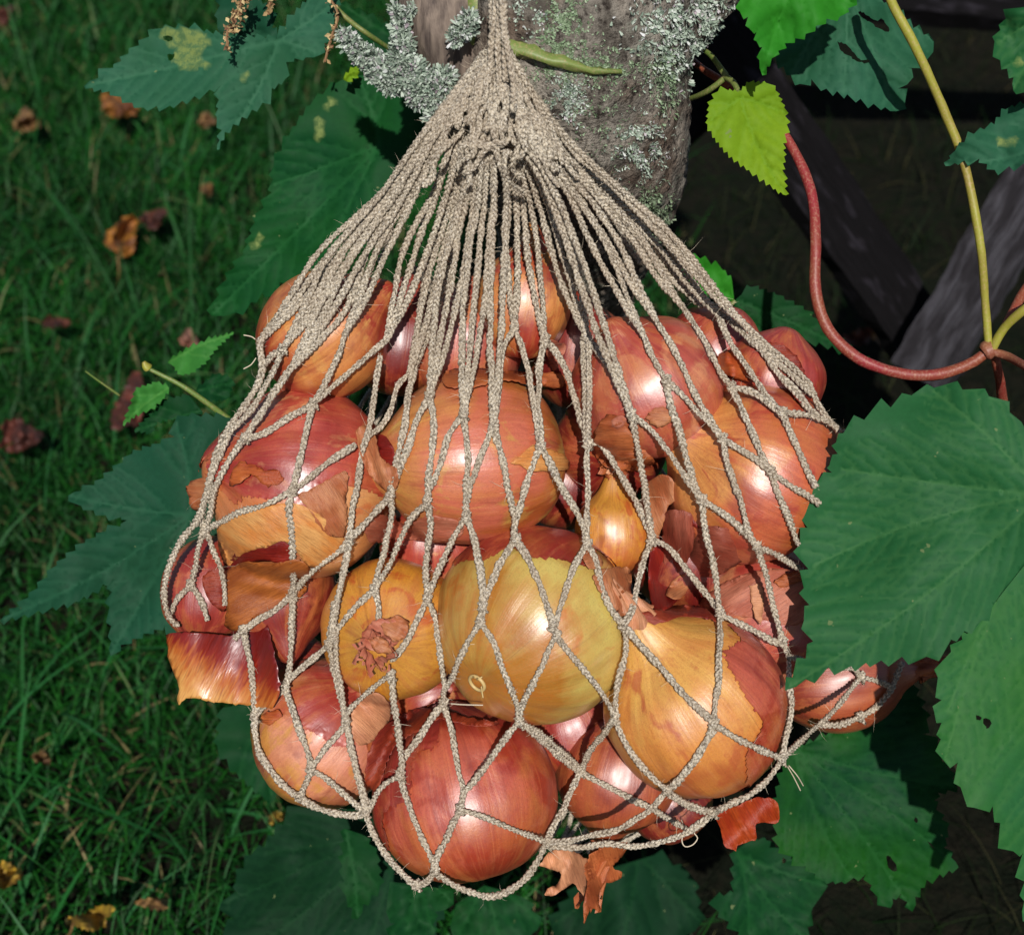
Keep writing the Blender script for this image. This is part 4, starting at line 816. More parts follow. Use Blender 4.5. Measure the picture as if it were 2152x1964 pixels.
# o8: torn brown flap with deep red torn opening above it
scrap('o8', S('D', [(1190,1400),(1270,1290),(1370,1290),(1450,1240),(1530,1270),(1540,1340),(1500,1370),(1380,1360),(1280,1390)]), .0012, 'paper_dkred', seed=3, rag=2)
scrap('o8', S('D', [(1200,1400),(1300,1360),(1400,1370),(1500,1360),(1590,1350),(1640,1420),(1600,1540),(1500,1600),(1400,1640),(1340,1660),(1280,1720),(1190,1700),(1200,1590),(1180,1480)]), lambda x, y: .0045, 'paper_ochre', seed=4, wav=.002, rag=3, grain_dir=(1, -.5))
scrap('o7', S('D', [(1100,1410),(1180,1380),(1210,1470),(1200,1580),(1180,1620),(1110,1570),(1070,1460)]), .003, 'paper_red', seed=5)
scrap('o6', S('D', [(1150,1150),(1240,1120),(1530,1050),(1700,1120),(1820,1240),(1840,1290),(1740,1360),(1640,1390),(1560,1290),(1490,1250),(1430,1280),(1300,1310),(1210,1380),(1160,1290)]), .0016, 'paper_amber', seed=6, wav=.001, rag=2, grain_dir=(.7, .5))
scrap('o6', S('D', [(1570,1010),(1680,960),(1830,880),(1835,1000),(1830,1200),(1760,1230),(1680,1160),(1640,1090)]), .0022, 'paper_tan', seed=7, wav=.0022, rag=3, grain_dir=(.5, .8))
scrap('o6', S('D', [(1280,820),(1330,850),(1420,880),(1470,870),(1500,930),(1420,960),(1330,900),(1290,930),(1220,960),(1230,880)]), .002, 'paper_orange', seed=8, wav=.0018, rag=4)
scrap('o6', S('D', [(985,960),(1040,925),(1105,915),(1100,1000),(1075,1090),(1010,1080),(1000,1020)]), .001, 'paper_tan', seed=9, wav=.002)
# skin curling off the onion lying above the middle
scrap('o9', S('E', [(115,660),(170,640),(220,680),(250,800),(330,870),(340,960),(290,990),(210,920),(150,810)]), lambda x, y: .005, 'paper_tan', seed=10, over=True, wav=.0025, grain_dir=(.3, 1))
scrap('o9', S('E', [(225,700),(270,690),(320,760),(330,830),(290,860),(250,820)]), .0016, 'paper_dkred', seed=11)
scrap('o9', S('E', [(150,1150),(260,1110),(380,1160),(500,1120),(600,1130),(690,1160),(670,1230),(560,1260),(440,1250),(330,1240),(200,1260)]), lambda x, y: .003, 'paper_pink', seed=12, wav=.003, grain_dir=(1, .1))
scrap('o9', S('E', [(940,840),(1010,780),(1060,740),(1130,760),(1230,800),(1250,870),(1130,880),(1040,880),(1000,855)]), .0014, 'paper_amber', seed=13, wav=.0005, rag=2)
# o2: dry flake and dull patch at its right
scrap('o2', S('E', [(1370,1430),(1440,1400),(1560,1390),(1580,1480),(1570,1600),(1530,1650),(1470,1590),(1420,1530),(1390,1480)]), .0018, 'paper_tan', seed=14, over=True, wav=.0016, grain_dir=(.3, 1))
scrap('o2', S('E', [(1310,1300),(1370,1280),(1430,1370),(1380,1400),(1340,1380)]), .003, 'paper_tan', seed=15, wav=.002)
# o4: crumpled neck remnant
for k, (pp, mt_) in enumerate([([(150,180),(200,110),(290,80),(370,90),(390,160),(330,230),(250,260),(180,250)], 'paper_pink'), ([(250,130),(330,70),(400,110),(380,190),(310,210)], 'paper_tan'), ([(180,200),(260,190),(310,260),(230,270)], 'paper_tan')]):
    scrap('o4', S('H', pp), .004+.002*k, mt_, seed=16+k, over=True, wav=.003, rag=4, grain_dir=(.8, .5))
# o5, o1 side skins
scrap('o5', S('G', [(1380,600),(1470,570),(1490,610),(1430,650),(1385,640)]), .0025, 'paper_orange', seed=20)
scrap('o5', S('G', [(1860,560),(1990,480),(2070,560),(2060,640),(1990,720),(1900,760),(1860,680)]), .001, 'paper_straw', seed=21, rag=1.5, grain_dir=(1, .9))
scrap('o1', S('H', [(180,820),(240,690),(330,620),(420,570),(560,560),(700,600),(880,640),(760,660),(560,620),(440,690),(330,760),(270,900),(230,1000),(170,950)]), .0022, 'paper_red', seed=22, wav=.0014, grain_dir=(1, -.9))
# o15: crumpled top, o14: torn fleck
scrap('o15', S('E', [(1380,680),(1440,590),(1530,590),(1560,640),(1600,720),(1660,780),(1700,840),(1600,880),(1480,880),(1390,800)]), .003, 'paper_brown', seed=23, wav=.004, rag=4)
scrap('o15', S('E', [(1470,610),(1520,585),(1555,610),(1520,650),(1470,640)]), .007, 'paper_pink', seed=24, wav=.003)
scrap('o14', S('E', [(1650,600),(1720,540),(1780,560),(1790,620),(1720,650)]), .002, 'paper_tan', seed=25)
scrap('o13', S('E', [(570,360),(700,330),(900,350),(1080,360),(1220,370),(1210,440),(1080,430),(900,400),(740,440),(600,430)]), .003, 'paper_brown', seed=26, wav=.002)
scrap('o13', S('E', [(1120,180),(1230,210),(1200,300),(1170,350),(1130,260)]), .004, 'paper_pink', seed=27)
# jumble of curled skins right of centre
J = [([(1640,960),(1740,900),(1800,930),(1830,1010),(1770,1080),(1740,1190),(1690,1300),(1640,1260),(1620,1100)], .630, 'paper_tan', (.4, 1)),
     ([(1740,1100),(1800,1085),(1890,1100),(1920,1180),(1900,1300),(1850,1400),(1760,1420),(1740,1260)], .627, 'paper_rose', (.1, 1)),
     ([(1680,1300),(1740,1250),(1850,1300),(1870,1440),(1800,1590),(1700,1610),(1670,1450)], .634, 'paper_dkred', (.2, 1)),
     ([(1890,1200),(1990,1170),(2100,1190),(2230,1260),(2200,1330),(2100,1400),(2010,1440),(1900,1420),(1880,1300)], .625, 'paper_rose', (1, .3)),
     ([(1760,1540),(1800,1460),(1860,1430),(1880,1500),(1830,1560)], .624, 'paper_tan', (1, -.6)),
     ([(1820,940),(1900,960),(1990,1060),(2060,1180),(1960,1190),(1870,1150),(1820,1040)], .634, 'paper_dkred', (.3, 1))]
for k, (pp, dd, mt_, gd) in enumerate(J):
    cx = np.mean([a for a, b in pp])/2.52+700
    scrap('o26', S('E', pp), lambda x, y, cx=cx: -((x-cx)/34)**2*.004, mt_, seed=30+k, wav=.002, depth=lambda x, y, dd=dd: float(samp_map(DN, x, y))+.0015+(dd-.624)*.5, grain_dir=gd, rag=2)
scrap('o20', S('F', [(400,1640),(330,1560),(420,1480),(560,1420),(700,1400),(860,1420),(920,1500),(900,1640),(780,1700),(600,1660)]), .001, 'paper_pink', seed=40, wav=.0018, grain_dir=(1, -.6))
scrap('o20', S('F', [(560,1490),(620,1480),(640,1570),(620,1690),(590,1640)]), .004, 'paper_straw', seed=41, wav=.002)
scrap('o20', S('F', [(690,1470),(740,1430),(830,1410),(860,1450),(790,1480),(740,1500)]), .003, 'paper_brown', seed=42, wav=.003)
scrap('o3', S('H', [(1620,60),(1700,40),(1850,20),(1960,30),(2040,100),(1980,90),(1840,80),(1700,120)]), .003, 'paper_red', seed=43, wav=.002, grain_dir=(1, .2))
scrap('o21', S('I', [(1370,300),(1420,330),(1500,285),(1560,300),(1540,370),(1500,390),(1430,395),(1370,405),(1340,360)]), -.004, 'paper_brown', seed=44, wav=.004, rag=4, depth=.705)
scrap('o17', S('F', [(400,260),(470,240),(560,300),(600,400),(520,400),(440,370),(390,320)]), .002, 'paper_orange', seed=45)
scrap('o17', S('F', [(640,200),(730,210),(810,270),(850,350),(900,460),(850,530),(760,430),(690,310)]), .001, 'paper_red', seed=46, wav=.002)
# free pieces poking through the net
scrap(None, S('G', [(880,175),(1000,160),(1150,175),(1300,165),(1400,110),(1440,220),(1470,350),(1480,480),(1440,560),(1370,560),(1290,545),(1130,530),(1040,510),(980,515),(940,545),(945,440),(900,320)]), lambda x, y: .002+.006*math.sin((x-350)/34), 'paper_flake', 'onion_skin', .0022, 50, 3., pleat=3, depth=lambda x, y: .652+(600-x)*.00003, grain_dir=(-.5, 1), label='glossy dark red flake of skin jutting out at the left of the bag')
scrap(None, S('I', [(370,1130),(460,1090),(560,1050),(600,1035),(690,1045),(720,1110),(710,1170),(600,1175),(600,1250),(560,1270),(500,1290),(490,1320),(430,1290),(410,1200)]), lambda x, y: .004*math.sin((x+y)/28), 'paper_scrap', 'onion_skin', .003, 51, 2., depth=.672, grain_dir=(.6, 1), label='bright orange scrap of skin below the lower right of the bag')
for k, (pp, mt_) in enumerate([([(1090,1400),(1150,1320),(1220,1300),(1290,1330),(1350,1370),(1340,1450),(1330,1550),(1270,1490),(1210,1530),(1130,1560),(1130,1520),(1190,1490),(1200,1430)], 'paper_straw'),
                               ([(1340,1370),(1400,1310),(1500,1330),(1540,1290),(1560,1270),(1480,1390),(1530,1430),(1510,1470),(1430,1500),(1410,1560),(1410,1640),(1370,1620),(1330,1700),(1325,1600),(1345,1500),(1350,1430)], 'paper_brown'),
                               ([(1390,1270),(1560,1280),(1530,1350),(1440,1420),(1360,1480),(1330,1400),(1400,1330)], 'paper_brown')]):
    scrap('o22', S('H', pp), lambda x, y, k=k: .004*math.sin((x+k*9)/11), mt_, 'dry_neck', .004, 52+k, 3., depth=.668+.003*k, grain_dir=(.3, 1))

# ------------------------------------------------------------------ hop vine
def hv(label, loc, cat='vine'): return thing('hop_vine', label, cat, loc)
def T(c, pts): 
    out = []
    for p in pts: q = S(c, [p[:2]])[0]; out.append((q[0], q[1])+tuple(p[2:]))
    return out
G_ = 'vine shoots growing round the bag'
vr = hv('hop vine at right with a red looping stem and large leaves over the bag', P(2085, 730, .64))
stem_obj([(1865,-60,.60),(1872,0,.605),(1922,95,.61),(1985,235,.62),(2028,350,.625),(2060,512,.63),(2071,640,.64),(2078,735,.645)], M['stem_yellow'], vr, [.0021,.0020,.0020,.0019,.0018])
stem_obj([(1440,110,.70),(1470,140,.69),(1530,180,.68),(1610,240,.665),(1650,285,.66),(1690,360,.655),(1710,430,.65),(1714,520,.645),(1714,610,.645),(1740,690,.645),(1800,750,.645),(1880,782,.645),(1960,788,.645),(2030,768,.645),(2078,738,.645)], M['stem_red'], vr, [.0017,.0019,.0023,.0025,.0026,.0026,.0025])
stem_obj([(2070,745,.647),(2110,690,.65),(2160,600,.66),(2230,520,.67)], M['stem_red'], vr, [.0019,.0022,.0022])
stem_obj([(2085,735,.645),(2110,690,.64),(2160,645,.63),(2230,610,.63)], M['stem_yellow'], vr, [.002,.0021,.0021], 'petiole')
stem_obj([(2080,738,.645),(2120,750,.64),(2170,780,.62),(2230,830,.60)], M['stem_brown'], vr, [.002,.0019,.0019], 'petiole')
stem_obj([(2090,745,.65),(2100,790,.66),(2108,850,.68),(2120,980,.72)], M['stem_red'], vr, [.002,.0025,.003])
stem_obj([(2066,742,.6445),(2076,736,.644),(2088,732,.643)], M['stem_brown'], vr, [.0035,.0052,.0035], 'node')
leaf_mesh(T('F', [(1060,680),(1170,610),(1310,545),(1420,480),(1540,440),(1690,450),(1830,485),(1940,570),(2040,690,'t'),(2150,760),(2180,1000,'s'),(2080,1300,'s')])+T('I', [(1850,20,'n'),(1790,100),(1700,155),(1630,200),(1500,290),(1370,290),(1260,310),(1100,340),(980,345),(860,410),(750,470,'t'),(790,400),(860,300),(900,210),(850,100)])+T('F', [(880,1590),(850,1500),(875,1400),(830,1270),(870,1180),(850,1110),(900,1050),(900,980),(1000,890),(985,850),(1030,790),(1020,730)]),
          (2190, 1040), .588, M['leaf_near'], parent=vr, teeth=40, th=.36, tips=[(1652,1448),(1765,985),(1960,820),(1705,1190)], grad=(-.05, -.01), wav=.010, seed=3, step=9, crease=.0006)
leaf_mesh(T('I', [(1850,20,'n'),(1760,130),(1690,200),(1630,265),(1560,400),(1580,520),(1540,580),(1580,640),(1570,815),(1665,850),(1680,980),(1755,1090),(1850,1080),(1890,1170),(1960,1320),(2010,1330),(2020,1480),(2010,1690,'t'),(2120,1600),(2300,1400),(2400,900,'s'),(2400,200,'s'),(2100,-200,'s'),(1990,-250,'s')]),
          (2190, 1050), .597, M['leaf_right'], parent=vr, teeth=46, th=.34, tips=[(2148,1930),(1990,1500),(1975,1640)], grad=(0, .02), wav=.010, holes=[S('I', [(1800,615),(1840,625),(1842,655),(1820,668),(1800,640)]), S('I', [(1765,602),(1788,608),(1784,628),(1765,620)])], seed=5, step=10, crease=.0006)
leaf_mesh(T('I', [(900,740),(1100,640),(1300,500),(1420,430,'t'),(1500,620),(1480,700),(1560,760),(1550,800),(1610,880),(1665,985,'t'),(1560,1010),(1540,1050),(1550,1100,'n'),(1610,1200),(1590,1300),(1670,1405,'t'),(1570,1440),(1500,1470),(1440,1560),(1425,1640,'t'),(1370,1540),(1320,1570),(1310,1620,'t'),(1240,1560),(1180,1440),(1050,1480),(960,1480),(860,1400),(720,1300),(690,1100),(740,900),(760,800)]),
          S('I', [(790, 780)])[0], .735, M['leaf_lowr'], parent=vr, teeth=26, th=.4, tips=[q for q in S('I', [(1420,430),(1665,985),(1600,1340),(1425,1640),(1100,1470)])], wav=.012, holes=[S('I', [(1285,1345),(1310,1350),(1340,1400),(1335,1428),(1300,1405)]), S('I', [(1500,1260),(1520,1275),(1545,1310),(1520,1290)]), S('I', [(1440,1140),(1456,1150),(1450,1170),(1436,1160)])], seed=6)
vb = hv('hop leaves hanging under the bag, shade put into their dark green', P(1100, 1990, .85))
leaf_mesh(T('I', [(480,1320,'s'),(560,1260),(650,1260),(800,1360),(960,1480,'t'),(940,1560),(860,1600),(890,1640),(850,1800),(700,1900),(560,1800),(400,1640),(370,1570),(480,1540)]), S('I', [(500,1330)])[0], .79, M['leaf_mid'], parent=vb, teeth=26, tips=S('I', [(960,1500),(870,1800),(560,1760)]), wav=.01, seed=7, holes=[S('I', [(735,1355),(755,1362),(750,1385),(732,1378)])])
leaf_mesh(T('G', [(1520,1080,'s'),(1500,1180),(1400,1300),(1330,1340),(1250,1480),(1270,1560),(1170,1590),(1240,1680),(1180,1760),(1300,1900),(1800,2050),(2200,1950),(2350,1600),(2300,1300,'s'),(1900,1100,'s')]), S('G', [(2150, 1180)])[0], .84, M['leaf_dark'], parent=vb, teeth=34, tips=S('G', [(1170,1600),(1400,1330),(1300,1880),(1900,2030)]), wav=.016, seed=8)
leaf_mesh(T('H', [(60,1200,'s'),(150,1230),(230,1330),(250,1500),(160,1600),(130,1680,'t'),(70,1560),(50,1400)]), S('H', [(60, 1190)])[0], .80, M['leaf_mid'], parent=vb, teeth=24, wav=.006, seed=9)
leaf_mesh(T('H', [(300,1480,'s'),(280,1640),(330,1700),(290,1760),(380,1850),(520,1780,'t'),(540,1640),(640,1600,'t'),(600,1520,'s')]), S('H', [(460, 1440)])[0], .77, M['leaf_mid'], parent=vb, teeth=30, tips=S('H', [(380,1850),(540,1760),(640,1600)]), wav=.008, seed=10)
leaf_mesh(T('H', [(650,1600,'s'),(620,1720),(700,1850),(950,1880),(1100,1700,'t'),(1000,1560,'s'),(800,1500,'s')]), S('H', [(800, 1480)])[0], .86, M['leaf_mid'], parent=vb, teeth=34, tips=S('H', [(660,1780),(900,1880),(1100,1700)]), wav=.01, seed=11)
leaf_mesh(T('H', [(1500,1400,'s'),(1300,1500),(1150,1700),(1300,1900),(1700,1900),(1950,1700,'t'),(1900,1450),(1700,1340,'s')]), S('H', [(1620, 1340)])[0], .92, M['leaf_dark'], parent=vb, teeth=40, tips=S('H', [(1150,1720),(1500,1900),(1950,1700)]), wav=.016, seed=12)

vt = hv('hop vine hanging in from the top right with bright green and hole pocked leaves', P(1760, -60, .62))
leaf_mesh(T('C', [(850,-260,'s'),(560,-200),(515,-60),(510,60),(555,90),(560,150),(600,170),(600,220),(630,250),(615,320),(630,400,'t'),(680,310),(750,230),(860,180),(970,100),(1040,90),(1130,0),(1200,-160)]), S('C', [(880, -240)])[0], .595, M['leaf_bright'], parent=vt, teeth=26, tips=S('C', [(630,400),(520,-20),(1100,20)]), grad=(0, .03), wav=.009, seed=13)
leaf_mesh(T('C', [(700,310),(780,400),(830,445),(890,420),(970,470),(1080,500),(1220,550),(1340,590,'t'),(1385,550),(1350,470),(1430,410,'t'),(1400,360),(1500,320),(1540,220,'t'),(1430,150),(1350,60),(1200,-30),(1150,-100,'s'),(900,-60,'s'),(760,160,'s')]), S('C', [(1080, -90)])[0], .655, M['leaf_grey'], parent=vt, teeth=30, th=.42, tips=S('C', [(1340,590),(1540,220),(780,400),(1060,500)]), wav=.010, seed=14,
          holes=[S('C', [(1030,225),(1060,230),(1100,262),(1150,320),(1190,312),(1192,335),(1130,325),(1080,290),(1045,270)]), S('C', [(1140,60),(1170,70),(1230,112),(1262,100),(1290,128),(1300,168),(1262,160),(1210,125),(1160,90)])])
leaf_mesh(T('C', [(1905,50,'s'),(1920,100),(1860,220),(1890,320),(1960,410),(1960,480,'t'),(2080,500),(2250,300),(2200,20,'s')]), S('C', [(2150, 60)])[0], .60, M['leaf_near'], parent=vt, teeth=30, tips=S('C', [(1870,230),(1960,470),(2200,400)]), wav=.008, seed=15, dam=[S('C', [(1960,300),(1990,290),(2016,340),(1980,350)])])
leaf_mesh(T('C', [(1600,880,'t'),(1650,800),(1750,710),(1860,660),(1920,580),(2010,550),(2180,600),(2200,850,'s'),(2016,865),(1860,900),(1780,840),(1700,850)]), S('C', [(2180, 760)])[0], .61, M['leaf_grey'], parent=vt, teeth=24, tips=S('C', [(1600,880),(2000,560)]), wav=.008, grad=(-.06, 0), seed=16, dam=[S('C', [(1870,740),(1980,725),(1975,770),(1880,780)])])
vs_ = hv('young hop shoot beside the trunk with one lime green heart shaped leaf', P(1440, 130, .66))
stem_obj([(1408,210,.69),(1450,207,.67),(1490,190,.655),(1522,165,.65)], M['stem_green'], vs_, [.0010,.0014], 'tendril')
stem_obj([(1468,98,.67),(1495,118,.66),(1515,145,.652),(1526,160,.65)], M['stem_green'], vs_, [.0011,.0015], 'tendril')
stem_obj([(1522,160,.65),(1540,172,.645),(1550,190,.64),(1556,205,.637)], M['stem_green'], vs_, [.0015,.0012], 'petiole')
leaf_mesh(T('C', [(510,512,'n'),(500,488),(450,480),(395,485),(350,560),(340,660),(380,730),(420,780),(470,830),(560,900),(640,950),(700,1000),(755,1035,'t'),(745,960),(735,900),(745,830),(740,760),(760,660),(745,570),(700,480),(650,440),(560,438),(520,480)]), S('C', [(512, 516)])[0], .632, M['leaf_lime'], parent=vs_, teeth=15, th=.42, tips=S('C', [(755,1035),(350,640),(755,600)]), wav=.006, seed=17, step=6, crease=.0012)
vm = hv('small green hop leaves behind the right shoulder of the bag', P(1545, 632, .75))
leaf_mesh(T('C', [(485,1590,'s'),(520,1560),(570,1520),(700,1560),(850,1640),(980,1750),(1100,1850),(1250,1950,'t'),(1130,1890),(1000,1830),(860,1800,'n'),(790,1770),(700,1740),(640,1770,'t'),(570,1720),(540,1650)]), S('C', [(488, 1590)])[0], .75, M['leaf_mid'], parent=vm, teeth=22, tips=S('C', [(1240,1945),(640,1764)]), wav=.006, seed=18, step=7)
leaf_mesh(T('C', [(480,1585,'s'),(470,1490),(420,1430),(300,1370),(200,1330,'t'),(180,1420),(260,1500),(350,1560),(420,1570)]), S('C', [(484, 1588)])[0], .755, M['leaf_bright'], parent=vm, teeth=20, wav=.006, seed=19, step=7)
stem_obj([(1545,632,.752),(1530,645,.753),(1500,665,.757),(1440,700,.77)], M['stem_green'], vm, [.0012])

vl = hv('blue green hop leaf with long pointed lobes left of the bag', P(405, 1080, .72))
leaf_mesh(T('D', [(1300,600,'s'),(1200,598),(1000,590),(930,610),(925,700),(850,735),(700,790),(600,880),(500,955),(430,985),(360,1010,'t'),(430,1065),(560,1115),(640,1125),(672,1140,'n'),(640,1175),(560,1200),(450,1260),(300,1380),(200,1500),(100,1600),(0,1672,'t'),(130,1640),(280,1600),(400,1570),(490,1520),(600,1440,'n'),(580,1600),(590,1700),(585,1860,'t'),(640,1800),(760,1740),(870,1700),(1000,1900,'s'),(1200,1800,'s'),(1400,1200,'s')]),
          S('D', [(1010, 1115)])[0], .715, M['leaf_teal'], parent=vl, teeth=26, th=.34, tips=S('D', [(360,1010),(0,1672),(588,1850),(930,620)]), wav=.012, grad=(.0, .0), seed=20)
stem_obj([(400,1082,.716),(440,1078,.73),(520,1060,.78),(640,1050,.85)], M['stem_green'], vl, [.0013], 'petiole')
leaf_mesh(T('G', [(1180,560,'s'),(1320,540),(1360,700),(1420,900),(1460,1040),(1370,1010),(1250,900),(1150,760)]), S('G', [(1330, 560)])[0], .80, M['leaf_mid'], parent=vl, teeth=26, tips=S('G', [(1440,1020)]), wav=.006, seed=21)
vy = hv('thin hop shoot with small light leaves left of the bag', P(480, 880, .74))
stem_obj([(480,880,.74),(440,850,.735),(385,812,.73),(340,788,.728),(313,775,.727)], M['stem_green'], vy, [.0016,.0014,.0010])
stem_obj([(250,830,.75),(200,795,.76),(180,780,.765)], M['stem_green'], vy, [.0006,.0004], 'tendril')
mb = stem_obj([(312,775,.727),(306,768,.726),(302,760,.725)], M['stem_yellow'], vy, [.0022,.0026,.0008], 'bud', .5)
for k, (o_l, b_, m_, sd_) in enumerate([([(1240,150,'t'),(1120,180),(1000,230),(900,290),(925,330,'n'),(950,370),(1010,360),(1090,300),(1150,220)], (900,300), 'leaf_young', 22), ([(895,440,'n'),(830,410),(720,450),(700,520),(650,640,'t'),(720,580),(800,550),(860,500)], (895,440), 'leaf_young', 23),
        ([(1075,570,'s'),(1000,480),(850,510),(820,570),(710,665,'t'),(800,680),(830,620),(950,600)], (1060,560), 'leaf_mid', 24), ([(1040,450),(1140,370),(1210,380),(1240,410,'t'),(1200,500),(1100,510)], (1040,460), 'leaf_mid', 25)]):
    leaf_mesh(T('D', o_l), S('D', [b_])[0], .728+.004*k, M[m_], parent=vy, teeth=13, wav=.005, seed=sd_, step=5, crease=.001)
vu = hv('hop vine at upper left with a chewed pale patch on its leaf', P(590, 80, .70))
leaf_mesh(T('A', [(1465,205,'n'),(1350,200),(1180,190),(1080,170),(1000,150),(860,150),(790,195),(680,285),(600,360),(520,415),(445,457,'t'),(580,485),(700,545),(760,570),(900,560),(1030,510),(1110,475),(1175,445,'n'),(1160,530),(1148,620),(1175,690),(1148,795,'t'),(1190,700),(1280,620),(1390,545),(1440,465),(1510,420),(1515,330,'n'),(1560,310),(1620,305),(1700,290,'t'),(1720,230),(1770,100),(1790,-20),(1650,-20),(1560,80)]),
          S('A', [(1478, 212)])[0], .70, M['leaf_grey'], parent=vu, teeth=24, th=.36, tips=S('A', [(445,457),(1148,795),(1700,290),(1760,20)]), wav=.012, seed=26, dam=[S('A', [(860,155),(1000,150),(1080,175),(1100,230),(1050,290),(1120,350),(980,370),(900,320),(930,270),(850,200)]), S('A', [(1270,390),(1310,385),(1310,425),(1280,425)])],
          holes=[S('A', [(860,195),(900,190),(915,210),(880,218)]), S('A', [(885,290),(925,288),(915,315),(890,318)])])
leaf_mesh(T('A', [(1470,200,'n'),(1440,150),(1440,60),(1300,-60),(1180,-40),(1150,100),(1170,190,'t'),(1300,190)]), S('A', [(1470, 205)])[0], .705, M['leaf_teal'], parent=vu, teeth=24, wav=.008, seed=27)
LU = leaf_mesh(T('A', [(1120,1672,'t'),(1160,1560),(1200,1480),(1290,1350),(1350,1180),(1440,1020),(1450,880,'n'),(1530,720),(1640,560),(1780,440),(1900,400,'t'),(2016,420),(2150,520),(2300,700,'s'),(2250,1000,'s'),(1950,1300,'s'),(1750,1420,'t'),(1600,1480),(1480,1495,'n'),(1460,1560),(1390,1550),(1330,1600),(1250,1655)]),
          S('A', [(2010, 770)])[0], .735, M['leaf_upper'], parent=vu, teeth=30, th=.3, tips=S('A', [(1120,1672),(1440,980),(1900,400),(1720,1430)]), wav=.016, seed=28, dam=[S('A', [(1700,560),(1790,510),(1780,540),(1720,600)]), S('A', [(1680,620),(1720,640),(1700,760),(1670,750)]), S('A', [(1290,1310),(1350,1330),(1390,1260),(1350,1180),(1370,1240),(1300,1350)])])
stem_obj([(783,285,.737),(790,300,.734),(803,315,.733),(850,335,.75)], M['stem_green'], vu, [.0010], 'petiole')
leaf_mesh(T('A', [(1840,435,'n'),(1820,410),(1870,360),(1900,350,'t'),(1895,400)]), S('A', [(1838,438)])[0], .715, M['leaf_lime'], parent=vu, teeth=14, seed=29, step=4)
leaf_mesh(T('B', [(40,20),(180,80),(330,180),(330,300),(230,250),(110,170)]), S('B', [(330, 200)])[0], .75, M['leaf_mid'], parent=vu, teeth=24, seed=30, tips=S('B', [(60,30)]))
stem_obj([(690,0,.72),(730,40,.72),(770,70,.72),(830,110,.74)], M['stem_green'], vu, [.0013])

# dry flower spikes
df = NT('dry_flower'); c = df.ramp(df.attr('rnd', 'Fac'), [(0., lin(110, 70, 50)), (.5, lin(160, 130, 88)), (1., lin(200, 180, 130))]); df.base(c); df.set(Roughness=.8); M['dry_flower'] = df.m
def spike(pts, w, n, d, label, seed):
    rs = np.random.RandomState(seed); path = catmull(pts, 4); V, F, A_, o_ = [], [], [], 0
    for _ in range(n):
        q = path[rs.randint(len(path))]; b0 = P(q[0]+rs.normal()*w*.5, q[1]+rs.normal()*w*.3, d+rs.normal()*w*PX(d)*.5); v = rs.normal(size=3); v /= np.linalg.norm(v); s = np.cross(v, rs.normal(size=3)); s /= np.linalg.norm(s); L = rs.uniform(.0015, .004)
        V += [b0, b0+v*L*.5+s*L*.28, b0+v*L, b0+v*L*.5-s*L*.28+np.cross(v, s)*L*.15]; F += [(o_, o_+1, o_+2), (o_, o_+2, o_+3)]; o_ += 4; A_ += [rs.rand()]*4
    st, sf = tube(catmull([P(x, y, d) for x, y in pts], .003), .0006, 5); V = np.vstack([np.array(V), st]); F = F+[tuple(int(i)+o_ for i in f) for f in sf]; A_ += [.2]*len(st)
    o = mesh_obj('dried_flower_spike', V, F, M['dry_flower'], attrs={'rnd': ('FLOAT', A_)}, smooth=False, origin=P(pts[0][0], pts[0][1], d)); tag(o, label, 'flower', 'dried flower spikes of the vine')
spike(S('A', [(1290,-60),(1270,40),(1240,110),(1220,170)]), 13, 190, .68, 'thick pale dried flower spike over the upper left leaf', 1)
spike(S('A', [(1210,150),(1200,200),(1210,270)]), 5, 34, .675, 'small rusty flower remnant hanging below the pale spike', 4)
spike(S('A', [(1400,-40),(1430,10),(1420,80)]), 7, 50, .69, 'thin brown dried flower spike right of the thick pale one', 2)
spike(S('A', [(1740,-20),(1790,80),(1760,180),(1740,250),(1720,330)]), 6, 60, .69, 'wispy dried flower spike beside the lichen tuft', 3)

# ------------------------------------------------------------------ fallen leaves on the lawn
def fm(name, c1, c2):
    t = NT(name); o = t.obj(); c = t.mix(t.ramp(t.noise(o, 60, 4, .6), [(.4, 0.), (.6, 1.)]), c1, c2); c = t.mix(t.math('MULTIPLY', t.attr('vein', 'Fac'), .5), c, c2); t.base(c); t.set(Roughness=.6); t.bump(t.noise(o, 300, 3), .5, .001); return t.m
FM = {'orange': fm('fall_orange', lin(160, 104, 36), lin(90, 50, 28)), 'brown': fm('fall_brown', lin(96, 50, 32), lin(60, 30, 24)), 'yellow': fm('fall_yellow', lin(176, 144, 44), lin(120, 90, 34)), 'red': fm('fall_red', lin(100, 50, 38), lin(62, 32, 26)), 'tan': fm('fall_tan', lin(140, 106, 60), lin(96, 68, 42)), 'pink': fm('fall_pink', lin(178, 136, 112), lin(150, 100, 84))}
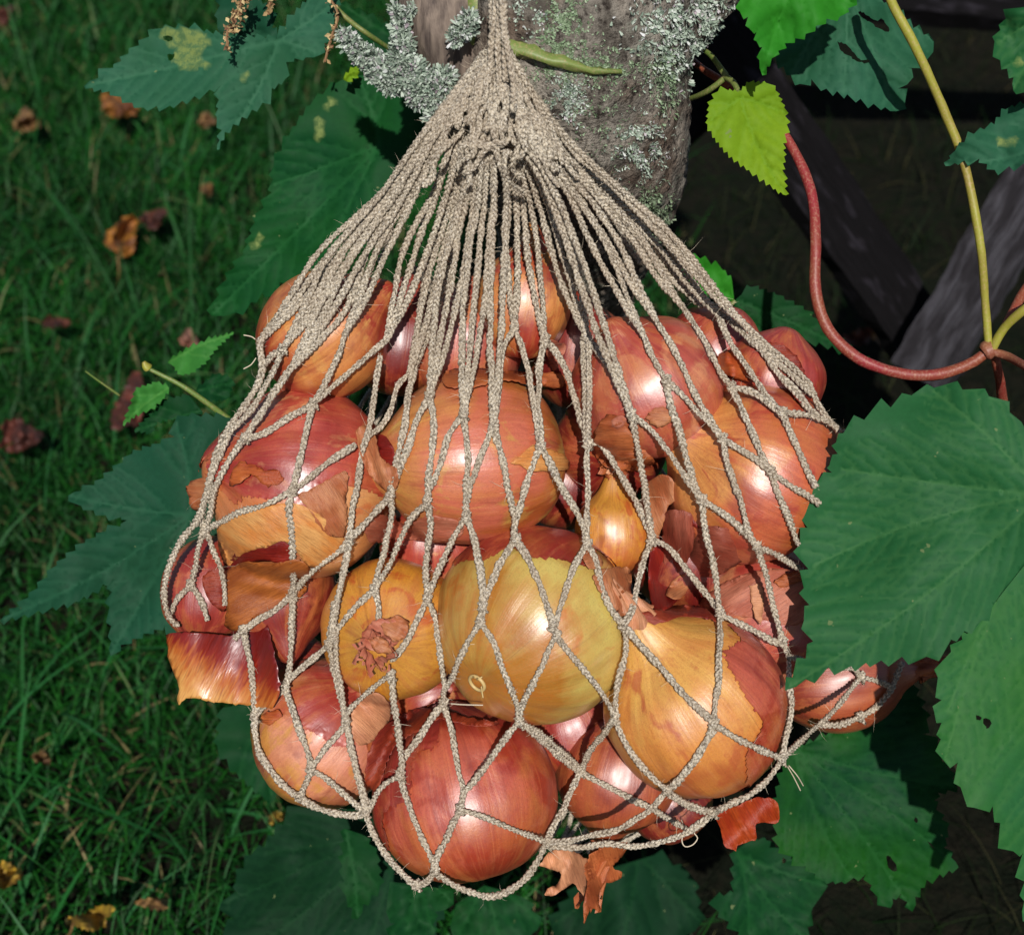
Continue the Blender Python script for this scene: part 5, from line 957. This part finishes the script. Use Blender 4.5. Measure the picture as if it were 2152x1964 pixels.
def fallen(dx, dy, w, h, rot, col, label, seed, z=.055, stem=None, curl=.018):
    cx, cy = dx*DS, dy*DS; w *= DS; h *= DS; rs = np.random.RandomState(seed); c, k = ground_at(cx, cy, z); pts = []; nn = 12
    for i in range(nn):
        a = i/nn*2*math.pi; rr = 1+.22*math.sin(3*a+seed)+rs.uniform(-.14, .14); x = math.cos(a)*w/2*rr; y = math.sin(a)*h/2*rr; pts.append((cx+x*math.cos(rot)-y*math.sin(rot), cy+x*math.sin(rot)+y*math.cos(rot)))
    ax = (math.cos(rot), math.sin(rot)); tp = [(cx+ax[0]*w*.45, cy+ax[1]*w*.45), (cx+ax[0]*w*.1-ax[1]*h*.4, cy+ax[1]*w*.1+ax[0]*h*.4), (cx+ax[0]*w*.1+ax[1]*h*.4, cy+ax[1]*w*.1-ax[0]*h*.4)]
    o = leaf_mesh(pts, (cx-ax[0]*w*.45, cy-ax[1]*w*.45), k, FM[col], 'fallen_leaf', teeth=13, tips=tp, seconds=False, wav=curl*2, grad=(0, -.9*k*.3), step=4, seed=seed, origin=c, crease=.003)
    if stem:
        s2 = [ (cx-ax[0]*w*.45, cy-ax[1]*w*.45, k), ((cx*0+stem[0]*DS+cx-ax[0]*w*.45)/2+3, (stem[1]*DS+cy-ax[1]*w*.45)/2, k+.004), (stem[0]*DS, stem[1]*DS, k+.02)]
        stem_obj(s2, FM['tan'], o, [.0010, .0007], 'petiole')
    tag(o, label, 'leaf', 'fallen leaves on the grass')
fallen(242, 468, 78, 58, -1.25, 'orange', 'curled orange yellow fallen leaf with a thin stalk, left of the bag', 1, stem=(232, 562))
fallen(302, 430, 52, 32, -.5, 'brown', 'dark brown shrivelled leaf touching the curled orange one', 2)
fallen(232, 208, 74, 40, .35, 'orange', 'rusty orange fallen leaf peeping from under the upper left vine leaf', 3)
fallen(52, 238, 40, 44, 1.3, 'tan', 'small ochre fallen leaf near the left edge, upper part of lawn', 4)
fallen(408, 237, 26, 34, 1.4, 'tan', 'tiny cream brown leaf below the upper left vine leaf', 5)
fallen(36, 858, 58, 80, 1.5, 'red', 'brick red fallen leaf at the left edge of the lawn', 6)
fallen(256, 792, 52, 110, .3, 'red', 'reddish brown fallen leaf behind the thin light leaved shoot', 7)
fallen(371, 666, 36, 30, .7, 'pink', 'pale pinkish scrap of leaf above the small light leaves', 8)
fallen(14, 1722, 46, 54, .5, 'yellow', 'amber fallen leaf cut by the left edge near the bottom', 9)
fallen(180, 1808, 84, 38, -.28, 'yellow', 'bright yellow fallen leaf near the bottom left corner', 10, stem=(128, 1850))
fallen(304, 1778, 72, 18, .06, 'tan', 'narrow tan fallen leaf just right of the bright yellow one', 11)
fallen(84, 1490, 34, 26, .3, 'tan', 'dull brownish fleck of leaf in the lower left lawn', 12)
fallen(546, 1607, 40, 18, -.4, 'yellow', 'small straw yellow leaf beside the bottom left of the bag', 13)
fallen(108, 634, 52, 20, .0, 'brown', 'dim brown leaf sunk in the grass at mid left', 14)
fallen(1745, 655, 60, 46, -.6, 'tan', 'crumpled brown and yellow leaf on the dark soil under the red stem', 15, z=.04)
fallen(1690, 664, 66, 26, -.3, 'brown', 'brown shrivelled leaf left of the crumpled one on dark soil', 16, z=.04)
fallen(8, 30, 26, 40, .3, 'brown', 'dark brown leaf in the top left corner', 17)
fallen(408, 372, 20, 24, .3, 'tan', 'tiny tan speck of leaf in the lawn above the orange curled one', 18)
